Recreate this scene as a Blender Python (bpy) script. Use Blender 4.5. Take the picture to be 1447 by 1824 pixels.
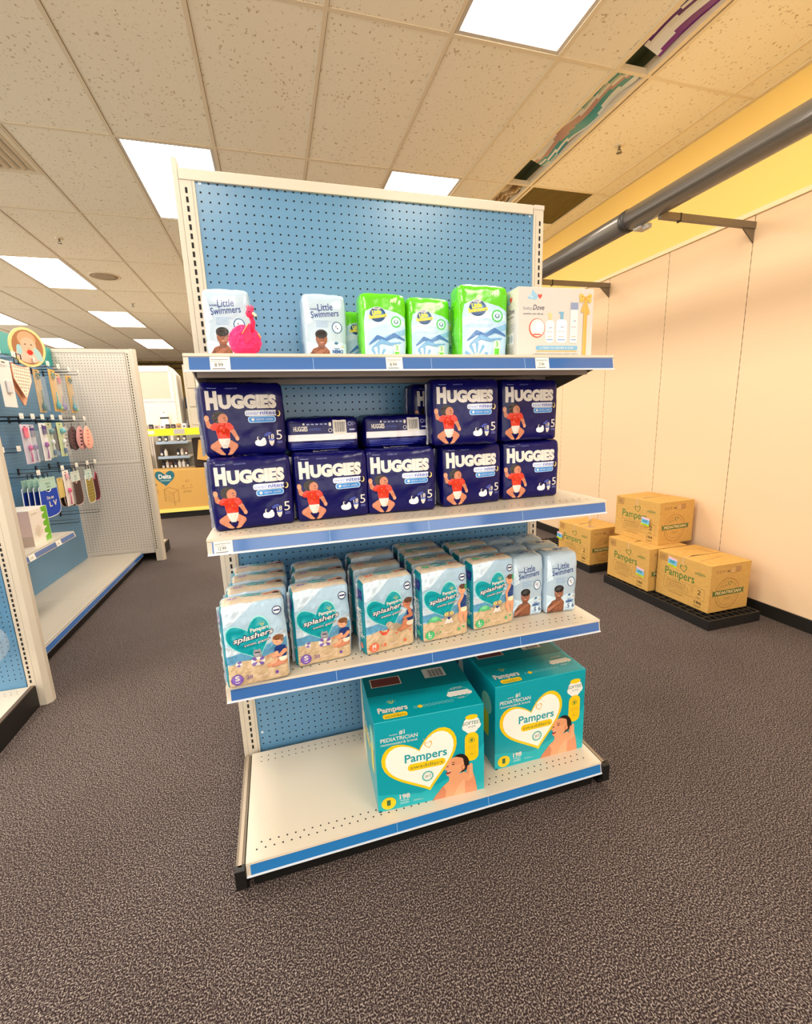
import bpy, bmesh, math, random
from mathutils import Vector, Matrix, noise
random.seed(7)
PI = math.pi
SC = bpy.context.scene
for o in list(bpy.data.objects): bpy.data.objects.remove(o)
COL = SC.collection

# ------------------------------------------------------------------ camera
def set_camera():
    yaw, pit, rol, f = .2784, -.2026, -.0366, 795.6
    fw0 = Vector((math.sin(yaw), math.cos(yaw), 0)); rt0 = Vector((math.cos(yaw), -math.sin(yaw), 0)); up0 = Vector((0, 0, 1))
    fw = math.cos(pit)*fw0 + math.sin(pit)*up0; up = -math.sin(pit)*fw0 + math.cos(pit)*up0
    rt = math.cos(rol)*rt0 + math.sin(rol)*up; up2 = -math.sin(rol)*rt0 + math.cos(rol)*up
    cam = bpy.data.cameras.new('camera'); co = bpy.data.objects.new('camera', cam); COL.objects.link(co)
    m = Matrix(((rt.x, up2.x, -fw.x, .186), (rt.y, up2.y, -fw.y, -1.646), (rt.z, up2.z, -fw.z, 1.3546), (0, 0, 0, 1)))
    co.matrix_world = m
    cam.sensor_fit = 'HORIZONTAL'; cam.sensor_width = 36; cam.lens = f/1447*36; cam.clip_start = .02; cam.clip_end = 60
    SC.camera = co
set_camera()
SC.view_settings.view_transform = 'Standard'; SC.view_settings.look = 'None'; SC.view_settings.gamma = 1
SC.view_settings.use_curve_mapping = False; SC.view_settings.exposure = 0.5
TROFFER_POWER = 14.0
VALANCE_POWER = 7.5
w = bpy.data.worlds.new('world'); SC.world = w; w.use_nodes = True
w.node_tree.nodes['Background'].inputs[0].default_value = (1, .93, .84, 1); w.node_tree.nodes['Background'].inputs[1].default_value = 2.3

# ------------------------------------------------------------------ materials
def lin(c): return tuple((x/12.92 if x <= .04045 else ((x+.055)/1.055)**2.4) for x in c)
def rgb(r, g, b): return lin((r/255, g/255, b/255)) + (1,)
MATS = {}
def mat(name, col=(200, 200, 200), rough=.5, metal=0, coat=0, emis=0, bump=None, alpha=None, spec=None):
    if name in MATS: return MATS[name]
    m = bpy.data.materials.new(name); m.use_nodes = True; nt = m.node_tree
    b = nt.nodes['Principled BSDF']
    b.inputs['Base Color'].default_value = rgb(*col); b.inputs['Roughness'].default_value = rough; b.inputs['Metallic'].default_value = metal
    if coat: b.inputs['Coat Weight'].default_value = coat; b.inputs['Coat Roughness'].default_value = .08
    if spec is not None: b.inputs['Specular IOR Level'].default_value = spec
    if emis: b.inputs['Emission Color'].default_value = rgb(*col); b.inputs['Emission Strength'].default_value = emis
    if alpha is not None:
        b.inputs['Alpha'].default_value = alpha
    if bump:
        sc, st, dist = bump
        tc = nt.nodes.new('ShaderNodeTexCoord'); n = nt.nodes.new('ShaderNodeTexNoise'); n.inputs['Scale'].default_value = sc
        n.inputs['Detail'].default_value = 3; n.inputs['Distortion'].default_value = .6
        bp = nt.nodes.new('ShaderNodeBump'); bp.inputs['Strength'].default_value = st; bp.inputs['Distance'].default_value = dist
        nt.links.new(tc.outputs['Object'], n.inputs['Vector']); nt.links.new(n.outputs['Fac'], bp.inputs['Height']); nt.links.new(bp.outputs['Normal'], b.inputs['Normal'])
    MATS[name] = m
    return m
def ramp_mat(name, c1, c2, p1, p2, scale, rough=.9, bump=0, detail=2, vscale=(1, 1, 1), c3=None, extra=None, kind='noise'):
    if name in MATS: return MATS[name]
    m = bpy.data.materials.new(name); m.use_nodes = True; nt = m.node_tree; b = nt.nodes['Principled BSDF']
    b.inputs['Roughness'].default_value = rough; b.inputs['Specular IOR Level'].default_value = .25
    tc = nt.nodes.new('ShaderNodeTexCoord'); mp = nt.nodes.new('ShaderNodeMapping'); mp.inputs['Scale'].default_value = vscale
    n = nt.nodes.new('ShaderNodeTexNoise'); n.inputs['Scale'].default_value = scale; n.inputs['Detail'].default_value = detail
    r = nt.nodes.new('ShaderNodeValToRGB'); r.color_ramp.elements[0].position = p1; r.color_ramp.elements[1].position = p2
    r.color_ramp.elements[0].color = rgb(*c1); r.color_ramp.elements[1].color = rgb(*c2)
    nt.links.new(tc.outputs['Object'], mp.inputs[0]); nt.links.new(mp.outputs[0], n.inputs['Vector']); nt.links.new(n.outputs['Fac'], r.inputs[0])
    out = r.outputs[0]
    if c3:   # low-frequency wear / tone variation
        n2 = nt.nodes.new('ShaderNodeTexNoise'); n2.inputs['Scale'].default_value = 1.3; n2.inputs['Detail'].default_value = 4
        mx = nt.nodes.new('ShaderNodeMixRGB'); mx.blend_type = 'MULTIPLY'; mx.inputs[0].default_value = .35
        r2 = nt.nodes.new('ShaderNodeValToRGB'); r2.color_ramp.elements[0].position = .35; r2.color_ramp.elements[1].position = .65
        r2.color_ramp.elements[0].color = rgb(*c3); r2.color_ramp.elements[1].color = (1, 1, 1, 1)
        nt.links.new(tc.outputs['Object'], n2.inputs['Vector']); nt.links.new(n2.outputs['Fac'], r2.inputs[0])
        nt.links.new(out, mx.inputs[1]); nt.links.new(r2.outputs[0], mx.inputs[2]); out = mx.outputs[0]
    nt.links.new(out, b.inputs['Base Color'])
    if bump:
        bp = nt.nodes.new('ShaderNodeBump'); bp.inputs['Strength'].default_value = bump; bp.inputs['Distance'].default_value = .003
        nt.links.new(n.outputs['Fac'], bp.inputs['Height']); nt.links.new(bp.outputs['Normal'], b.inputs['Normal'])
    MATS[name] = m
    return m
CARPET = ramp_mat('carpet', (40, 28, 31), (184, 172, 164), .47, .76, 260, rough=1, bump=.8, detail=2, vscale=(1, .9, 1), c3=(190, 180, 175))
TILE = ramp_mat('ceiling_tile', (200, 178, 142), (246, 236, 212), .30, .38, 62, rough=.95, bump=.25, detail=3, vscale=(1, .8, 1))
CARD = ramp_mat('cardboard', (198, 154, 82), (210, 167, 94), .3, .7, 40, rough=.8, bump=.04, vscale=(1, 1, 6))
WALLP = mat('panel_paint', (230, 200, 164), .55, bump=(3, .1, .002))
WALLY = mat('yellow_paint', (250, 214, 124), .6, bump=(4, .1, .002))
WHITE = mat('white_enamel', (206, 198, 186), .38)
CREAM = mat('cream_enamel', (209, 200, 184), .34)
BLUEP = mat('blue_enamel', (96, 146, 186), .24, bump=(2.2, .12, .004))
GREYP = mat('grey_enamel', (212, 204, 194), .4)
HOLE = mat('hole_dark', (14, 16, 20), .8)
BLACK = mat('black_enamel', (14, 13, 13), .45)
BLKPL = mat('black_plastic', (24, 23, 23), .5, bump=(60, .2, .002))
TAUPE = mat('taupe_metal', (120, 108, 92), .4, metal=.3)
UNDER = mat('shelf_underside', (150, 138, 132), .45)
RAILB = mat('rail_blue', (50, 104, 176), .12, coat=.8)
RAILB2 = mat('rail_blue_base', (34, 116, 186), .2, coat=.3)
TAGP = mat('tag_paper', (240, 238, 230), .5)
INK = mat('ink_black', (30, 30, 34), .5)
CHROME = mat('chrome_wire', (190, 190, 195), .2, metal=1)
DWIRE = mat('dark_wire', (60, 60, 66), .35, metal=.8)
PIPE = mat('grey_tube', (98, 92, 84), .28, metal=.2, coat=.4)
CLEAR = mat('clear_plastic', (225, 232, 236), .08, alpha=.14)

# ------------------------------------------------------------------ mesh building
class MB:
    def __init__(s): s.v = []; s.f = []; s.m = []; s.sm = []; s.mats = []
    def mi(s, m):
        if m not in s.mats: s.mats.append(m)
        return s.mats.index(m)
    def add(s, vs, fs, m, smooth=False):
        n = len(s.v); s.v += [tuple(p) for p in vs]; k = s.mi(m)
        for f in fs: s.f.append(tuple(i+n for i in f)); s.m.append(k); s.sm.append(smooth)
    def quad(s, a, b, c, d, m): s.add([a, b, c, d], [(0, 1, 2, 3)], m)
    def box(s, x0, x1, y0, y1, z0, z1, m, bev=0):
        if x0 > x1: x0, x1 = x1, x0
        if y0 > y1: y0, y1 = y1, y0
        if z0 > z1: z0, z1 = z1, z0
        if bev <= 0:
            vs = [(x, y, z) for z in (z0, z1) for (x, y) in ((x0, y0), (x1, y0), (x1, y1), (x0, y1))]
            s.add(vs, [(3, 2, 1, 0), (4, 5, 6, 7), (0, 1, 5, 4), (1, 2, 6, 5), (2, 3, 7, 6), (3, 0, 4, 7)], m); return
        bm = bmesh.new(); bmesh.ops.create_cube(bm, size=1)
        for v in bm.verts: v.co = Vector(((x0+x1)/2+v.co.x*(x1-x0), (y0+y1)/2+v.co.y*(y1-y0), (z0+z1)/2+v.co.z*(z1-z0)))
        bmesh.ops.bevel(bm, geom=bm.edges[:], offset=bev, segments=2, affect='EDGES', profile=.5)
        s.bm(bm, m); bm.free()
    def bm(s, bm, m, smooth=False, T=None):
        bm.verts.index_update()
        s.add([(T @ v.co if T else v.co) for v in bm.verts], [[v.index for v in f.verts] for f in bm.faces], m, smooth)
    def tube(s, pts, r, m, n=8, cap=True):
        pts = [Vector(p) for p in pts]; rs = r if isinstance(r, (list, tuple)) else [r]*len(pts)
        rings = []; prev = None
        for i, p in enumerate(pts):
            t = (pts[min(i+1, len(pts)-1)]-pts[max(i-1, 0)]).normalized()
            a = prev if prev is not None else (Vector((0, 0, 1)) if abs(t.z) < .9 else Vector((1, 0, 0)))
            u = (a - t*a.dot(t)).normalized(); prev = u; v = t.cross(u)
            rings.append([p+rs[i]*(math.cos(2*PI*k/n)*u+math.sin(2*PI*k/n)*v) for k in range(n)])
        vs = [q for r_ in rings for q in r_]; fs = []
        for i in range(len(pts)-1):
            for k in range(n): fs.append((i*n+k, i*n+(k+1) % n, (i+1)*n+(k+1) % n, (i+1)*n+k))
        if cap: fs += [tuple(range(n))[::-1], tuple((len(pts)-1)*n+k for k in range(n))]
        s.add(vs, fs, m, True)
    def disc(s, c, u, v, r, m, n=8):
        c = Vector(c); u = Vector(u); v = Vector(v)
        s.add([c+r*(math.cos(2*PI*k/n)*u+math.sin(2*PI*k/n)*v) for k in range(n)], [tuple(range(n))], m)
    def prism(s, poly, y0, y1, m, ax='y'):   # poly in (x,z), extruded along y (or in (y,z) along x)
        n = len(poly)
        P = (lambda a, b, t: (a, t, b)) if ax == 'y' else ((lambda a, b, t: (t, a, b)) if ax == 'x' else (lambda a, b, t: (a, b, t)))
        vs = [P(a, b, y0) for a, b in poly]+[P(a, b, y1) for a, b in poly]
        fs = [tuple(range(n)), tuple(range(2*n-1, n-1, -1))]+[(i, i+n, (i+1) % n+n, (i+1) % n) for i in range(n)]
        s.add(vs, fs, m)
    def lathe(s, prof, c, m, n=20, T=None):
        vs = []; fs = []
        for (r, z) in prof:
            for k in range(n): vs.append(Vector((c[0]+r*math.cos(2*PI*k/n), c[1]+r*math.sin(2*PI*k/n), c[2]+z)))
        for i in range(len(prof)-1):
            for k in range(n): fs.append((i*n+k, i*n+(k+1) % n, (i+1)*n+(k+1) % n, (i+1)*n+k))
        fs.append(tuple(range(n))[::-1]); fs.append(tuple((len(prof)-1)*n+k for k in range(n)))
        if T: vs = [T @ v for v in vs]
        s.add(vs, fs, m, True)
    def build(s, name, parent=None, fix=True):
        me = bpy.data.meshes.new(name); me.from_pydata(s.v, [], s.f)
        for m in s.mats: me.materials.append(m)
        me.polygons.foreach_set('material_index', s.m); me.polygons.foreach_set('use_smooth', s.sm)
        me.update()
        o = bpy.data.objects.new(name, me); COL.objects.link(o)
        if parent: o.parent = parent
        return o
def tag(o, label=None, cat=None, group=None, kind=None):
    if label: o['label'] = label
    if cat: o['category'] = cat
    if group: o['group'] = group
    if kind: o['kind'] = kind
    return o
def thing(name, label, cat, loc=(0, 0, 0), rz=0, group=None):
    o = bpy.data.objects.new(name, None); COL.objects.link(o); o.empty_display_size = .05
    o.location = loc; o.rotation_euler = (0, 0, math.radians(rz)); tag(o, label, cat, group); return o
def dup(root, label, loc, rz=0, rx=0, ry=0, scale=None, group=None):
    r = root.copy(); COL.objects.link(r); r.location = loc; r.rotation_euler = (math.radians(rx), math.radians(ry), math.radians(rz))
    r['label'] = label
    if group: r['group'] = group
    if scale: r.scale = scale
    for ch in root.children:
        c = ch.copy(); COL.objects.link(c); c.parent = r
        for g in ch.children:
            d = g.copy(); COL.objects.link(d); d.parent = c
    return r
class Proto:   # first placement uses the prototype itself, later ones copy it
    def __init__(s, maker): s.maker = maker; s.o = None
    def put(s, label, loc, rz=0, rx=0, ry=0, scale=None, group=None):
        if s.o is None:
            s.o = s.maker(); r = s.o; r.location = loc; r.rotation_euler = (math.radians(rx), math.radians(ry), math.radians(rz)); r['label'] = label
            if group: r['group'] = group
            if scale: r.scale = scale
            return r
        r = dup(s.o, label, loc, rz, rx, ry, scale or (1, 1, 1), group)
        return r

# ------------------------------------------------------------------ printed artwork as flat coloured mesh
GLYPH = {}
def glyphs(txt, bold, shear, sp=1.0):
    k = (txt, bold, shear, sp)
    if k in GLYPH: return GLYPH[k]
    cu = bpy.data.curves.new('t', 'FONT'); cu.body = txt; cu.offset = bold; cu.shear = shear; cu.resolution_u = 3; cu.space_character = sp; cu.fill_mode = 'FRONT'
    o = bpy.data.objects.new('t', cu); me = bpy.data.meshes.new_from_object(o)
    vs = [(v.co.x, v.co.y) for v in me.vertices]; fs = [tuple(p.vertices) for p in me.polygons]
    bpy.data.objects.remove(o); bpy.data.meshes.remove(me); bpy.data.curves.remove(cu)
    GLYPH[k] = (vs, fs); return GLYPH[k]
def capheight():
    vs, fs = glyphs('H', 0, 0); return max(v[1] for v in vs)
CAP = capheight()
PR = {}
def ink(c, rough=.3):
    k = tuple(c)
    if k not in PR: PR[k] = mat('print_%d_%d_%d' % k, k, rough)
    return PR[k]
def limbpoly(a, b, r0, r1, n=6):
    dx, dy = b[0]-a[0], b[1]-a[1]; t = math.atan2(dy, dx); P = []
    for i in range(n+1): q = t+PI/2+PI*i/n; P.append((a[0]+r0*math.cos(q), a[1]+r0*math.sin(q)))
    for i in range(n+1): q = t-PI/2+PI*i/n; P.append((b[0]+r1*math.cos(q), b[1]+r1*math.sin(q)))
    return P
class Art:     # coordinates in fractions of the face (0..1, 0..1), W,H in metres
    def __init__(s, W, H): s.W = W; s.H = H; s.sh = []
    def poly(s, pts, c): s.sh.append(([(x*s.W, y*s.H) for x, y in pts], [tuple(range(len(pts)))], c))
    def rect(s, x0, y0, x1, y1, c): s.poly([(x0, y0), (x1, y0), (x1, y1), (x0, y1)], c)
    def rrect(s, x0, y0, x1, y1, r, c, rot=0):   # r in metres
        X0, Y0, X1, Y1 = x0*s.W, y0*s.H, x1*s.W, y1*s.H; P = []
        for cx, cy, a in ((X1-r, Y1-r, 0), (X0+r, Y1-r, 90), (X0+r, Y0+r, 180), (X1-r, Y0+r, 270)):
            for i in range(5): q = math.radians(a+22.5*i); P.append((cx+r*math.cos(q), cy+r*math.sin(q)))
        s.sh.append((s.rotp(P, rot), [tuple(range(len(P)))], c))
    def rotp(s, P, rot):
        if not rot: return P
        cx = sum(p[0] for p in P)/len(P); cy = sum(p[1] for p in P)/len(P); a = math.radians(rot)
        return [(cx+(x-cx)*math.cos(a)-(y-cy)*math.sin(a), cy+(x-cx)*math.sin(a)+(y-cy)*math.cos(a)) for x, y in P]
    def ell(s, cx, cy, rx, ry, c, rot=0, n=22):   # rx, ry in metres
        P = [(cx*s.W+rx*math.cos(2*PI*k/n), cy*s.H+ry*math.sin(2*PI*k/n)) for k in range(n)]
        s.sh.append((s.rotp(P, rot), [tuple(range(n))], c))
    def ring(s, cx, cy, r, t, c, n=24, wav=0):
        P = []; F = []
        for k in range(n):
            q = 2*PI*k/n; rr = r*(1+wav*(k % 2))
            P += [(cx*s.W+rr*math.cos(q), cy*s.H+rr*math.sin(q)), (cx*s.W+(rr-t)*math.cos(q), cy*s.H+(rr-t)*math.sin(q))]
        for k in range(n): j = (k+1) % n; F.append((2*k, 2*j, 2*j+1, 2*k+1))
        s.sh.append((P, F, c))
    def heart(s, cx, cy, w, h, c, rot=0, n=40):
        P = []
        for k in range(n):
            t = 2*PI*k/n; x = 16*math.copysign(abs(math.sin(t))**2.1, math.sin(t)); y = 13*math.cos(t)-5*math.cos(2*t)-2*math.cos(3*t)-math.cos(4*t)
            P.append((x/32*w, (y+2.5)/29*h))
        a = math.radians(rot); P = [(cx*s.W+x*math.cos(a)-y*math.sin(a), cy*s.H+x*math.sin(a)+y*math.cos(a)) for x, y in P]
        s.sh.append((P, [tuple(range(n))], c))
    def hline(s, cx, cy, w, h, t, c, rot=0, n=30):   # heart outline
        a = math.radians(rot); P = []; F = []
        for k in range(n):
            u = 2*PI*k/n; x = 16*math.copysign(abs(math.sin(u))**2.1, math.sin(u)); y = 13*math.cos(u)-5*math.cos(2*u)-2*math.cos(3*u)-math.cos(4*u)
            for q in (1, 1-t):
                X, Y = x/32*w*q, (y+2.5)/29*h*q; P.append((cx*s.W+X*math.cos(a)-Y*math.sin(a), cy*s.H+X*math.sin(a)+Y*math.cos(a)))
        for k in range(n): j = (k+1) % n; F.append((2*k, 2*j, 2*j+1, 2*k+1))
        s.sh.append((P, F, c))
    def limb(s, pts, rs, c):   # chain; pts fractions, rs metres
        for i in range(len(pts)-1):
            a = (pts[i][0]*s.W, pts[i][1]*s.H); b = (pts[i+1][0]*s.W, pts[i+1][1]*s.H); P = limbpoly(a, b, rs[i], rs[i+1])
            s.sh.append((P, [tuple(range(len(P)))], c))
    def line(s, x0, y0, x1, y1, t, c):
        a = Vector((x0*s.W, y0*s.H)); b = Vector((x1*s.W, y1*s.H)); d = (b-a).normalized(); n = Vector((-d.y, d.x))*t/2
        s.sh.append(([tuple(a-n), tuple(b-n), tuple(b+n), tuple(a+n)], [(0, 1, 2, 3)], c))
    def text(s, t, x, y, h, c, w=None, bold=0, shear=0, rot=0, al='L', sp=1.0, smallcap=False, arc=0):
        vs, fs = glyphs(t, bold, shear, sp)
        if not vs: return
        x0 = min(v[0] for v in vs); x1 = max(v[0] for v in vs)
        ky = h*s.H/CAP; kx = ky if w is None else w*s.W/(x1-x0)
        P = [((v[0]-x0)*kx, v[1]*ky) for v in vs]; L = (x1-x0)*kx
        off = 0 if al == 'L' else (-L/2 if al == 'C' else -L); P = [(p[0]+off, p[1]) for p in P]
        if arc: P = [(p[0], p[1]+arc*s.H*(1-((p[0]-off)/L*2-1)**2)) for p in P]
        a = math.radians(rot)
        P = [(x*s.W+p[0]*math.cos(a)-p[1]*math.sin(a), y*s.H+p[0]*math.sin(a)+p[1]*math.cos(a)) for p in P]
        s.sh.append((P, fs, c))
    def put(s, mb, fmap, base=.0004, step=.00004, grid=0):
        W, H = s.W, s.H; o = base
        for P, F, c in s.sh:
            m = c if isinstance(c, bpy.types.Material) else ink(c); o += step
            if grid:
                bm = bmesh.new(); vv = [bm.verts.new((p[0], p[1], 0)) for p in P]
                for f in F:
                    try: bm.faces.new([vv[i] for i in f])
                    except ValueError: pass
                xs = [p[0] for p in P]; ys = [p[1] for p in P]
                g0, g1 = grid; ds = [p[0]/g0-p[1]/g1 for p in P]
                for ax, lo, hi in ((0, min(xs)/g0, max(xs)/g0), (1, min(ys)/g1, max(ys)/g1), (2, min(ds), max(ds))):
                    k = math.floor(lo)+1
                    while k < hi-1e-4:
                        if k > lo+1e-4:
                            co = (0, k*g1, 0) if ax == 1 else (k*g0, 0, 0); no = ((1, 0, 0), (0, 1, 0), (g1, -g0, 0))[ax]
                            bmesh.ops.bisect_plane(bm, geom=bm.verts[:]+bm.edges[:]+bm.faces[:], plane_co=co, plane_no=Vector(no).normalized())
                        k += 1
                # clip to face
                for co, no in (((0, 0, 0), (-1, 0, 0)), ((W, 0, 0), (1, 0, 0)), ((0, 0, 0), (0, -1, 0)), ((0, H, 0), (0, 1, 0))):
                    bmesh.ops.bisect_plane(bm, geom=bm.verts[:]+bm.edges[:]+bm.faces[:], plane_co=co, plane_no=no, clear_outer=True)
                bm.verts.index_update()
                mb.add([fmap(v.co.x, v.co.y, o) for v in bm.verts], [[v.index for v in f.verts] for f in bm.faces], m, True); bm.free()
            else:
                mb.add([fmap(x, y, o) for x, y in P], F, m)

# ------------------------------------------------------------------ soft plastic packs
def soft_body(mb, w, d, h, mats, arts, r=.014, bulge=.008, seed=0, crown=.006, wr=.0026, pinch=.1):
    """mats: dict face->material, arts: dict face->Art. origin base centre, front is -y"""
    rnd = seed*13.7
    hx, hy, hz = w/2, d/2, h/2
    def D(P, n, o):
        q = Vector((max(-hx+r, min(hx-r, P.x)), max(-hy+r, min(hy-r, P.y)), max(-hz+r, min(hz-r, P.z))))
        dv = P-q
        dn = dv.normalized() if dv.length > 1e-7 else n
        X = q+dn*r
        a, b, c = X.x/hx, X.y/hy, X.z/hz
        na = noise.noise(Vector((X.x*22+rnd, X.y*22, X.z*22)))+.5*noise.noise(Vector((X.x*50, X.y*50+rnd, X.z*50)))
        X = X+dn*(o+na*wr)
        X.y += math.copysign(bulge, b)*max(0, (1-a*a))*max(0, (1-c*c))*min(1, abs(b)*1.0)
        X.x += math.copysign(bulge*.5, a)*max(0, (1-b*b))*max(0, (1-c*c))*abs(a)
        if c > 0: X.z += crown*c*(1-a*a*.6)*(1-b*b)
        if c > .5: t = (c-.5)*2; X.y *= 1-pinch*t*t
        # crumpled seams along top edge
        if c > .8: X.z += .0025*noise.noise(Vector((X.x*70+rnd, X.y*40, 3)))
        X.z = max(X.z, -hz+.0) if c < 0 else X.z
        return Vector((X.x, X.y, X.z+hz))
    g = .0085
    def cuts(L): n = max(3, round(L/g)); return [-L/2+L*i/n for i in range(n+1)]
    CX, CY, CZ = cuts(w), cuts(d), cuts(h)
    faces = {'front': (CX, CZ, lambda u, v: Vector((u, -hy, v)), Vector((0, -1, 0))), 'back': (CX, CZ, lambda u, v: Vector((-u, hy, v)), Vector((0, 1, 0))),
             'left': (CY, CZ, lambda u, v: Vector((-hx, -u, v)), Vector((-1, 0, 0))), 'right': (CY, CZ, lambda u, v: Vector((hx, u, v)), Vector((1, 0, 0))),
             'top': (CX, CY, lambda u, v: Vector((u, v, hz)), Vector((0, 0, 1))), 'bottom': (CX, CY, lambda u, v: Vector((-u, v, -hz)), Vector((0, 0, -1)))}
    for k, (A, B, f, n) in faces.items():
        vs = [D(f(u, v), n, 0) for v in B for u in A]; na = len(A); nb = len(B); fs = []
        for j in range(nb-1):
            for i in range(na-1): a_, b_, c_, d_ = j*na+i, j*na+i+1, (j+1)*na+i+1, (j+1)*na+i; fs += [(a_, b_, c_), (a_, c_, d_)]
        mb.add(vs, fs, mats.get(k, mats['front']), True)
        if k in arts:
            up = [D(f(u, v), n, .001) for v in B for u in A]; dr = [(p-q)/.001 for p, q in zip(up, vs)]
            g0 = (A[-1]-A[0])/(na-1); g1 = (B[-1]-B[0])/(nb-1)
            def fm(u, v, o, vs=vs, dr=dr, na=na, nb=nb, g0=g0, g1=g1):
                x = u/g0; y = v/g1; i = min(na-2, max(0, int(x))); j = min(nb-2, max(0, int(y))); a = x-i; b = y-j
                if a >= b: T = ((j*na+i, 1-a), (j*na+i+1, a-b), ((j+1)*na+i+1, b))
                else: T = ((j*na+i, 1-b), ((j+1)*na+i+1, a), ((j+1)*na+i, b-a))
                p = Vector((0, 0, 0))
                for q, wt in T: p += (vs[q]+dr[q]*o)*wt
                return p
            arts[k].put(mb, fm, base=.0003, step=.00004, grid=(g0, g1))
def fin(mb, x, d, h, m, side=-1, seed=0):   # crimped heat-seal strip running up the side
    n = 26; P = []
    for i in range(n+1):
        z = h*(.02+.97*i/n); k = noise.noise(Vector((z*60+seed, 3, seed)))
        P.append((x+side*.001, .004*k, z)); P.append((x+side*(.009+.003*k), -.006+.006*noise.noise(Vector((z*90, seed, 1))), z))
    vs = P+[(a, b+.0015, c) for a, b, c in P]; N = len(P); fs = []
    for i in range(n): a = 2*i; fs += [(a, a+1, a+3, a+2), (N+a+2, N+a+3, N+a+1, N+a), (a+1, N+a+1, N+a+3, a+3)]
    mb.add(vs, fs, m, False)
def film(name, col): return mat(name, col, .22, coat=.5, bump=(38, .35, .004))

SKIN1 = (196, 124, 92); SKIN2 = (226, 158, 122); SKIN3 = (120, 74, 54); HAIR = (38, 26, 22); WHT = (226, 222, 216); NAVY = (16, 22, 92)

def huggies_art(W, H):
    a = Art(W, H)
    a.text('H', .06, .66, .205, WHT, w=.135, bold=.075); a.text('UGGIES', .205, .665, .155, WHT, w=.70, bold=.07)
    # overnites wordmark and pill
    a.rrect(.50, .545, .90, .625, .006, (222, 232, 250)); a.text('over', .515, .562, .05, (150, 165, 225), w=.16, bold=.01, shear=.15)
    a.text('nites', .685, .562, .055, (60, 80, 190), w=.19, bold=.015)
    a.rrect(.53, .455, .88, .54, .007, (190, 222, 250)); a.rrect(.54, .463, .87, .533, .006, (58, 140, 220))
    a.ell(.59, .498, .004, .004, WHT); a.text('NIGHTTIME', .63, .487, .022, WHT, w=.10); a.text('DIAPERS', .75, .487, .022, WHT, w=.09)
    a.ell(.915, .575, .0065, .0085, (245, 225, 140)); a.ell(.905, .583, .0055, .0075, (8, 10, 62))
    # baby lying on back
    a.limb([(.15, .40), (.065, .43), (.045, .515)], [.0075, .006, .005], SKIN1); a.ell(.045, .53, .007, .008, SKIN2)
    a.ell(.195, .535, .019, .017, HAIR); a.ell(.215, .565, .013, .01, HAIR); a.ell(.235, .515, .0125, .0145, SKIN1, rot=-15); a.ell(.252, .528, .003, .0016, (110, 60, 44)); a.ell(.258, .495, .0035, .0015, (160, 70, 60))
    a.limb([(.29, .41), (.34, .345), (.375, .265)], [.0075, .006, .0048], SKIN1); a.ell(.38, .25, .005, .006, SKIN2)
    a.limb([(.18, .195), (.10, .15), (.185, .055)], [.0105, .009, .0055], SKIN1); a.ell(.195, .045, .008, .0045, SKIN2, rot=-30)
    a.limb([(.265, .195), (.34, .15), (.29, .055)], [.0105, .009, .0055], SKIN1); a.ell(.28, .043, .0075, .0045, SKIN2, rot=30)
    a.poly([(.13, .43), (.165, .465), (.26, .465), (.305, .43), (.295, .25), (.155, .25)], (214, 52, 30)); a.limb([(.14, .43), (.115, .405)], [.008, .0075], (214, 52, 30)); a.limb([(.29, .43), (.315, .40)], [.008, .0075], (214, 52, 30))
    for k in range(3): a.ell(.20+.03*(k % 2), .41-.05*k, .0012, .0012, (240, 170, 60))
    a.poly([(.155, .255), (.295, .255), (.285, .20), (.255, .125), (.2, .125), (.168, .20)], WHT)
    # icons and size
    a.text('5', .865, .21, .13, WHT, w=.075, bold=.0); a.text('18', .765, .225, .062, WHT, w=.07, bold=.012)
    a.poly([(.765, .205), (.835, .205), (.83, .165), (.81, .125), (.79, .125), (.77, .165)], WHT); a.ell(.80, .21, .008, .003, (90, 110, 200))
    for x, y, rx, ry in ((.66, .165, .015, .0075), (.625, .18, .008, .007), (.69, .185, .009, .008), (.70, .215, .005, .006)): a.ell(x, y, rx, ry, (236, 240, 248))
    a.ell(.64, .235, .005, .006, WHT); a.ell(.65, .24, .0045, .0055, (10, 14, 80)); a.ell(.755, .29, .011, .0045, (60, 76, 170), rot=20)
    for k in range(2): a.rect(.87, .18-.02*k, .94, .188-.02*k, (120, 130, 210))
    a.rect(.09, .92, .2, .926, (150, 165, 215)); a.text('HUGGIES.COM', .3, .91, .018, (120, 135, 205), w=.14)
    return a
def make_huggies():
    t = thing('diaper_pack', None, 'diaper pack'); mb = MB(); n = mat('film_navy', (5, 5, 84), .3, coat=.18, bump=(30, .3, .004), spec=.25)
    top = Art(.216, .105); top.text('HUGGIES', .3, .35, .2, WHT, w=.35, bold=.04)
    soft_body(mb, .216, .105, .198, {'front': n}, {'front': huggies_art(.216, .198), 'back': Art(.2, .2), 'top': top}, seed=1, bulge=.009, crown=.004)
    mb.build('wrapper', t)
    f = MB(); fin(f, -.108, .105, .19, mat('seal_white', (236, 238, 242), .3, coat=.5)); tag(f.build('seal_strip', t), 'white crimped side seal')
    return t
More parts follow.
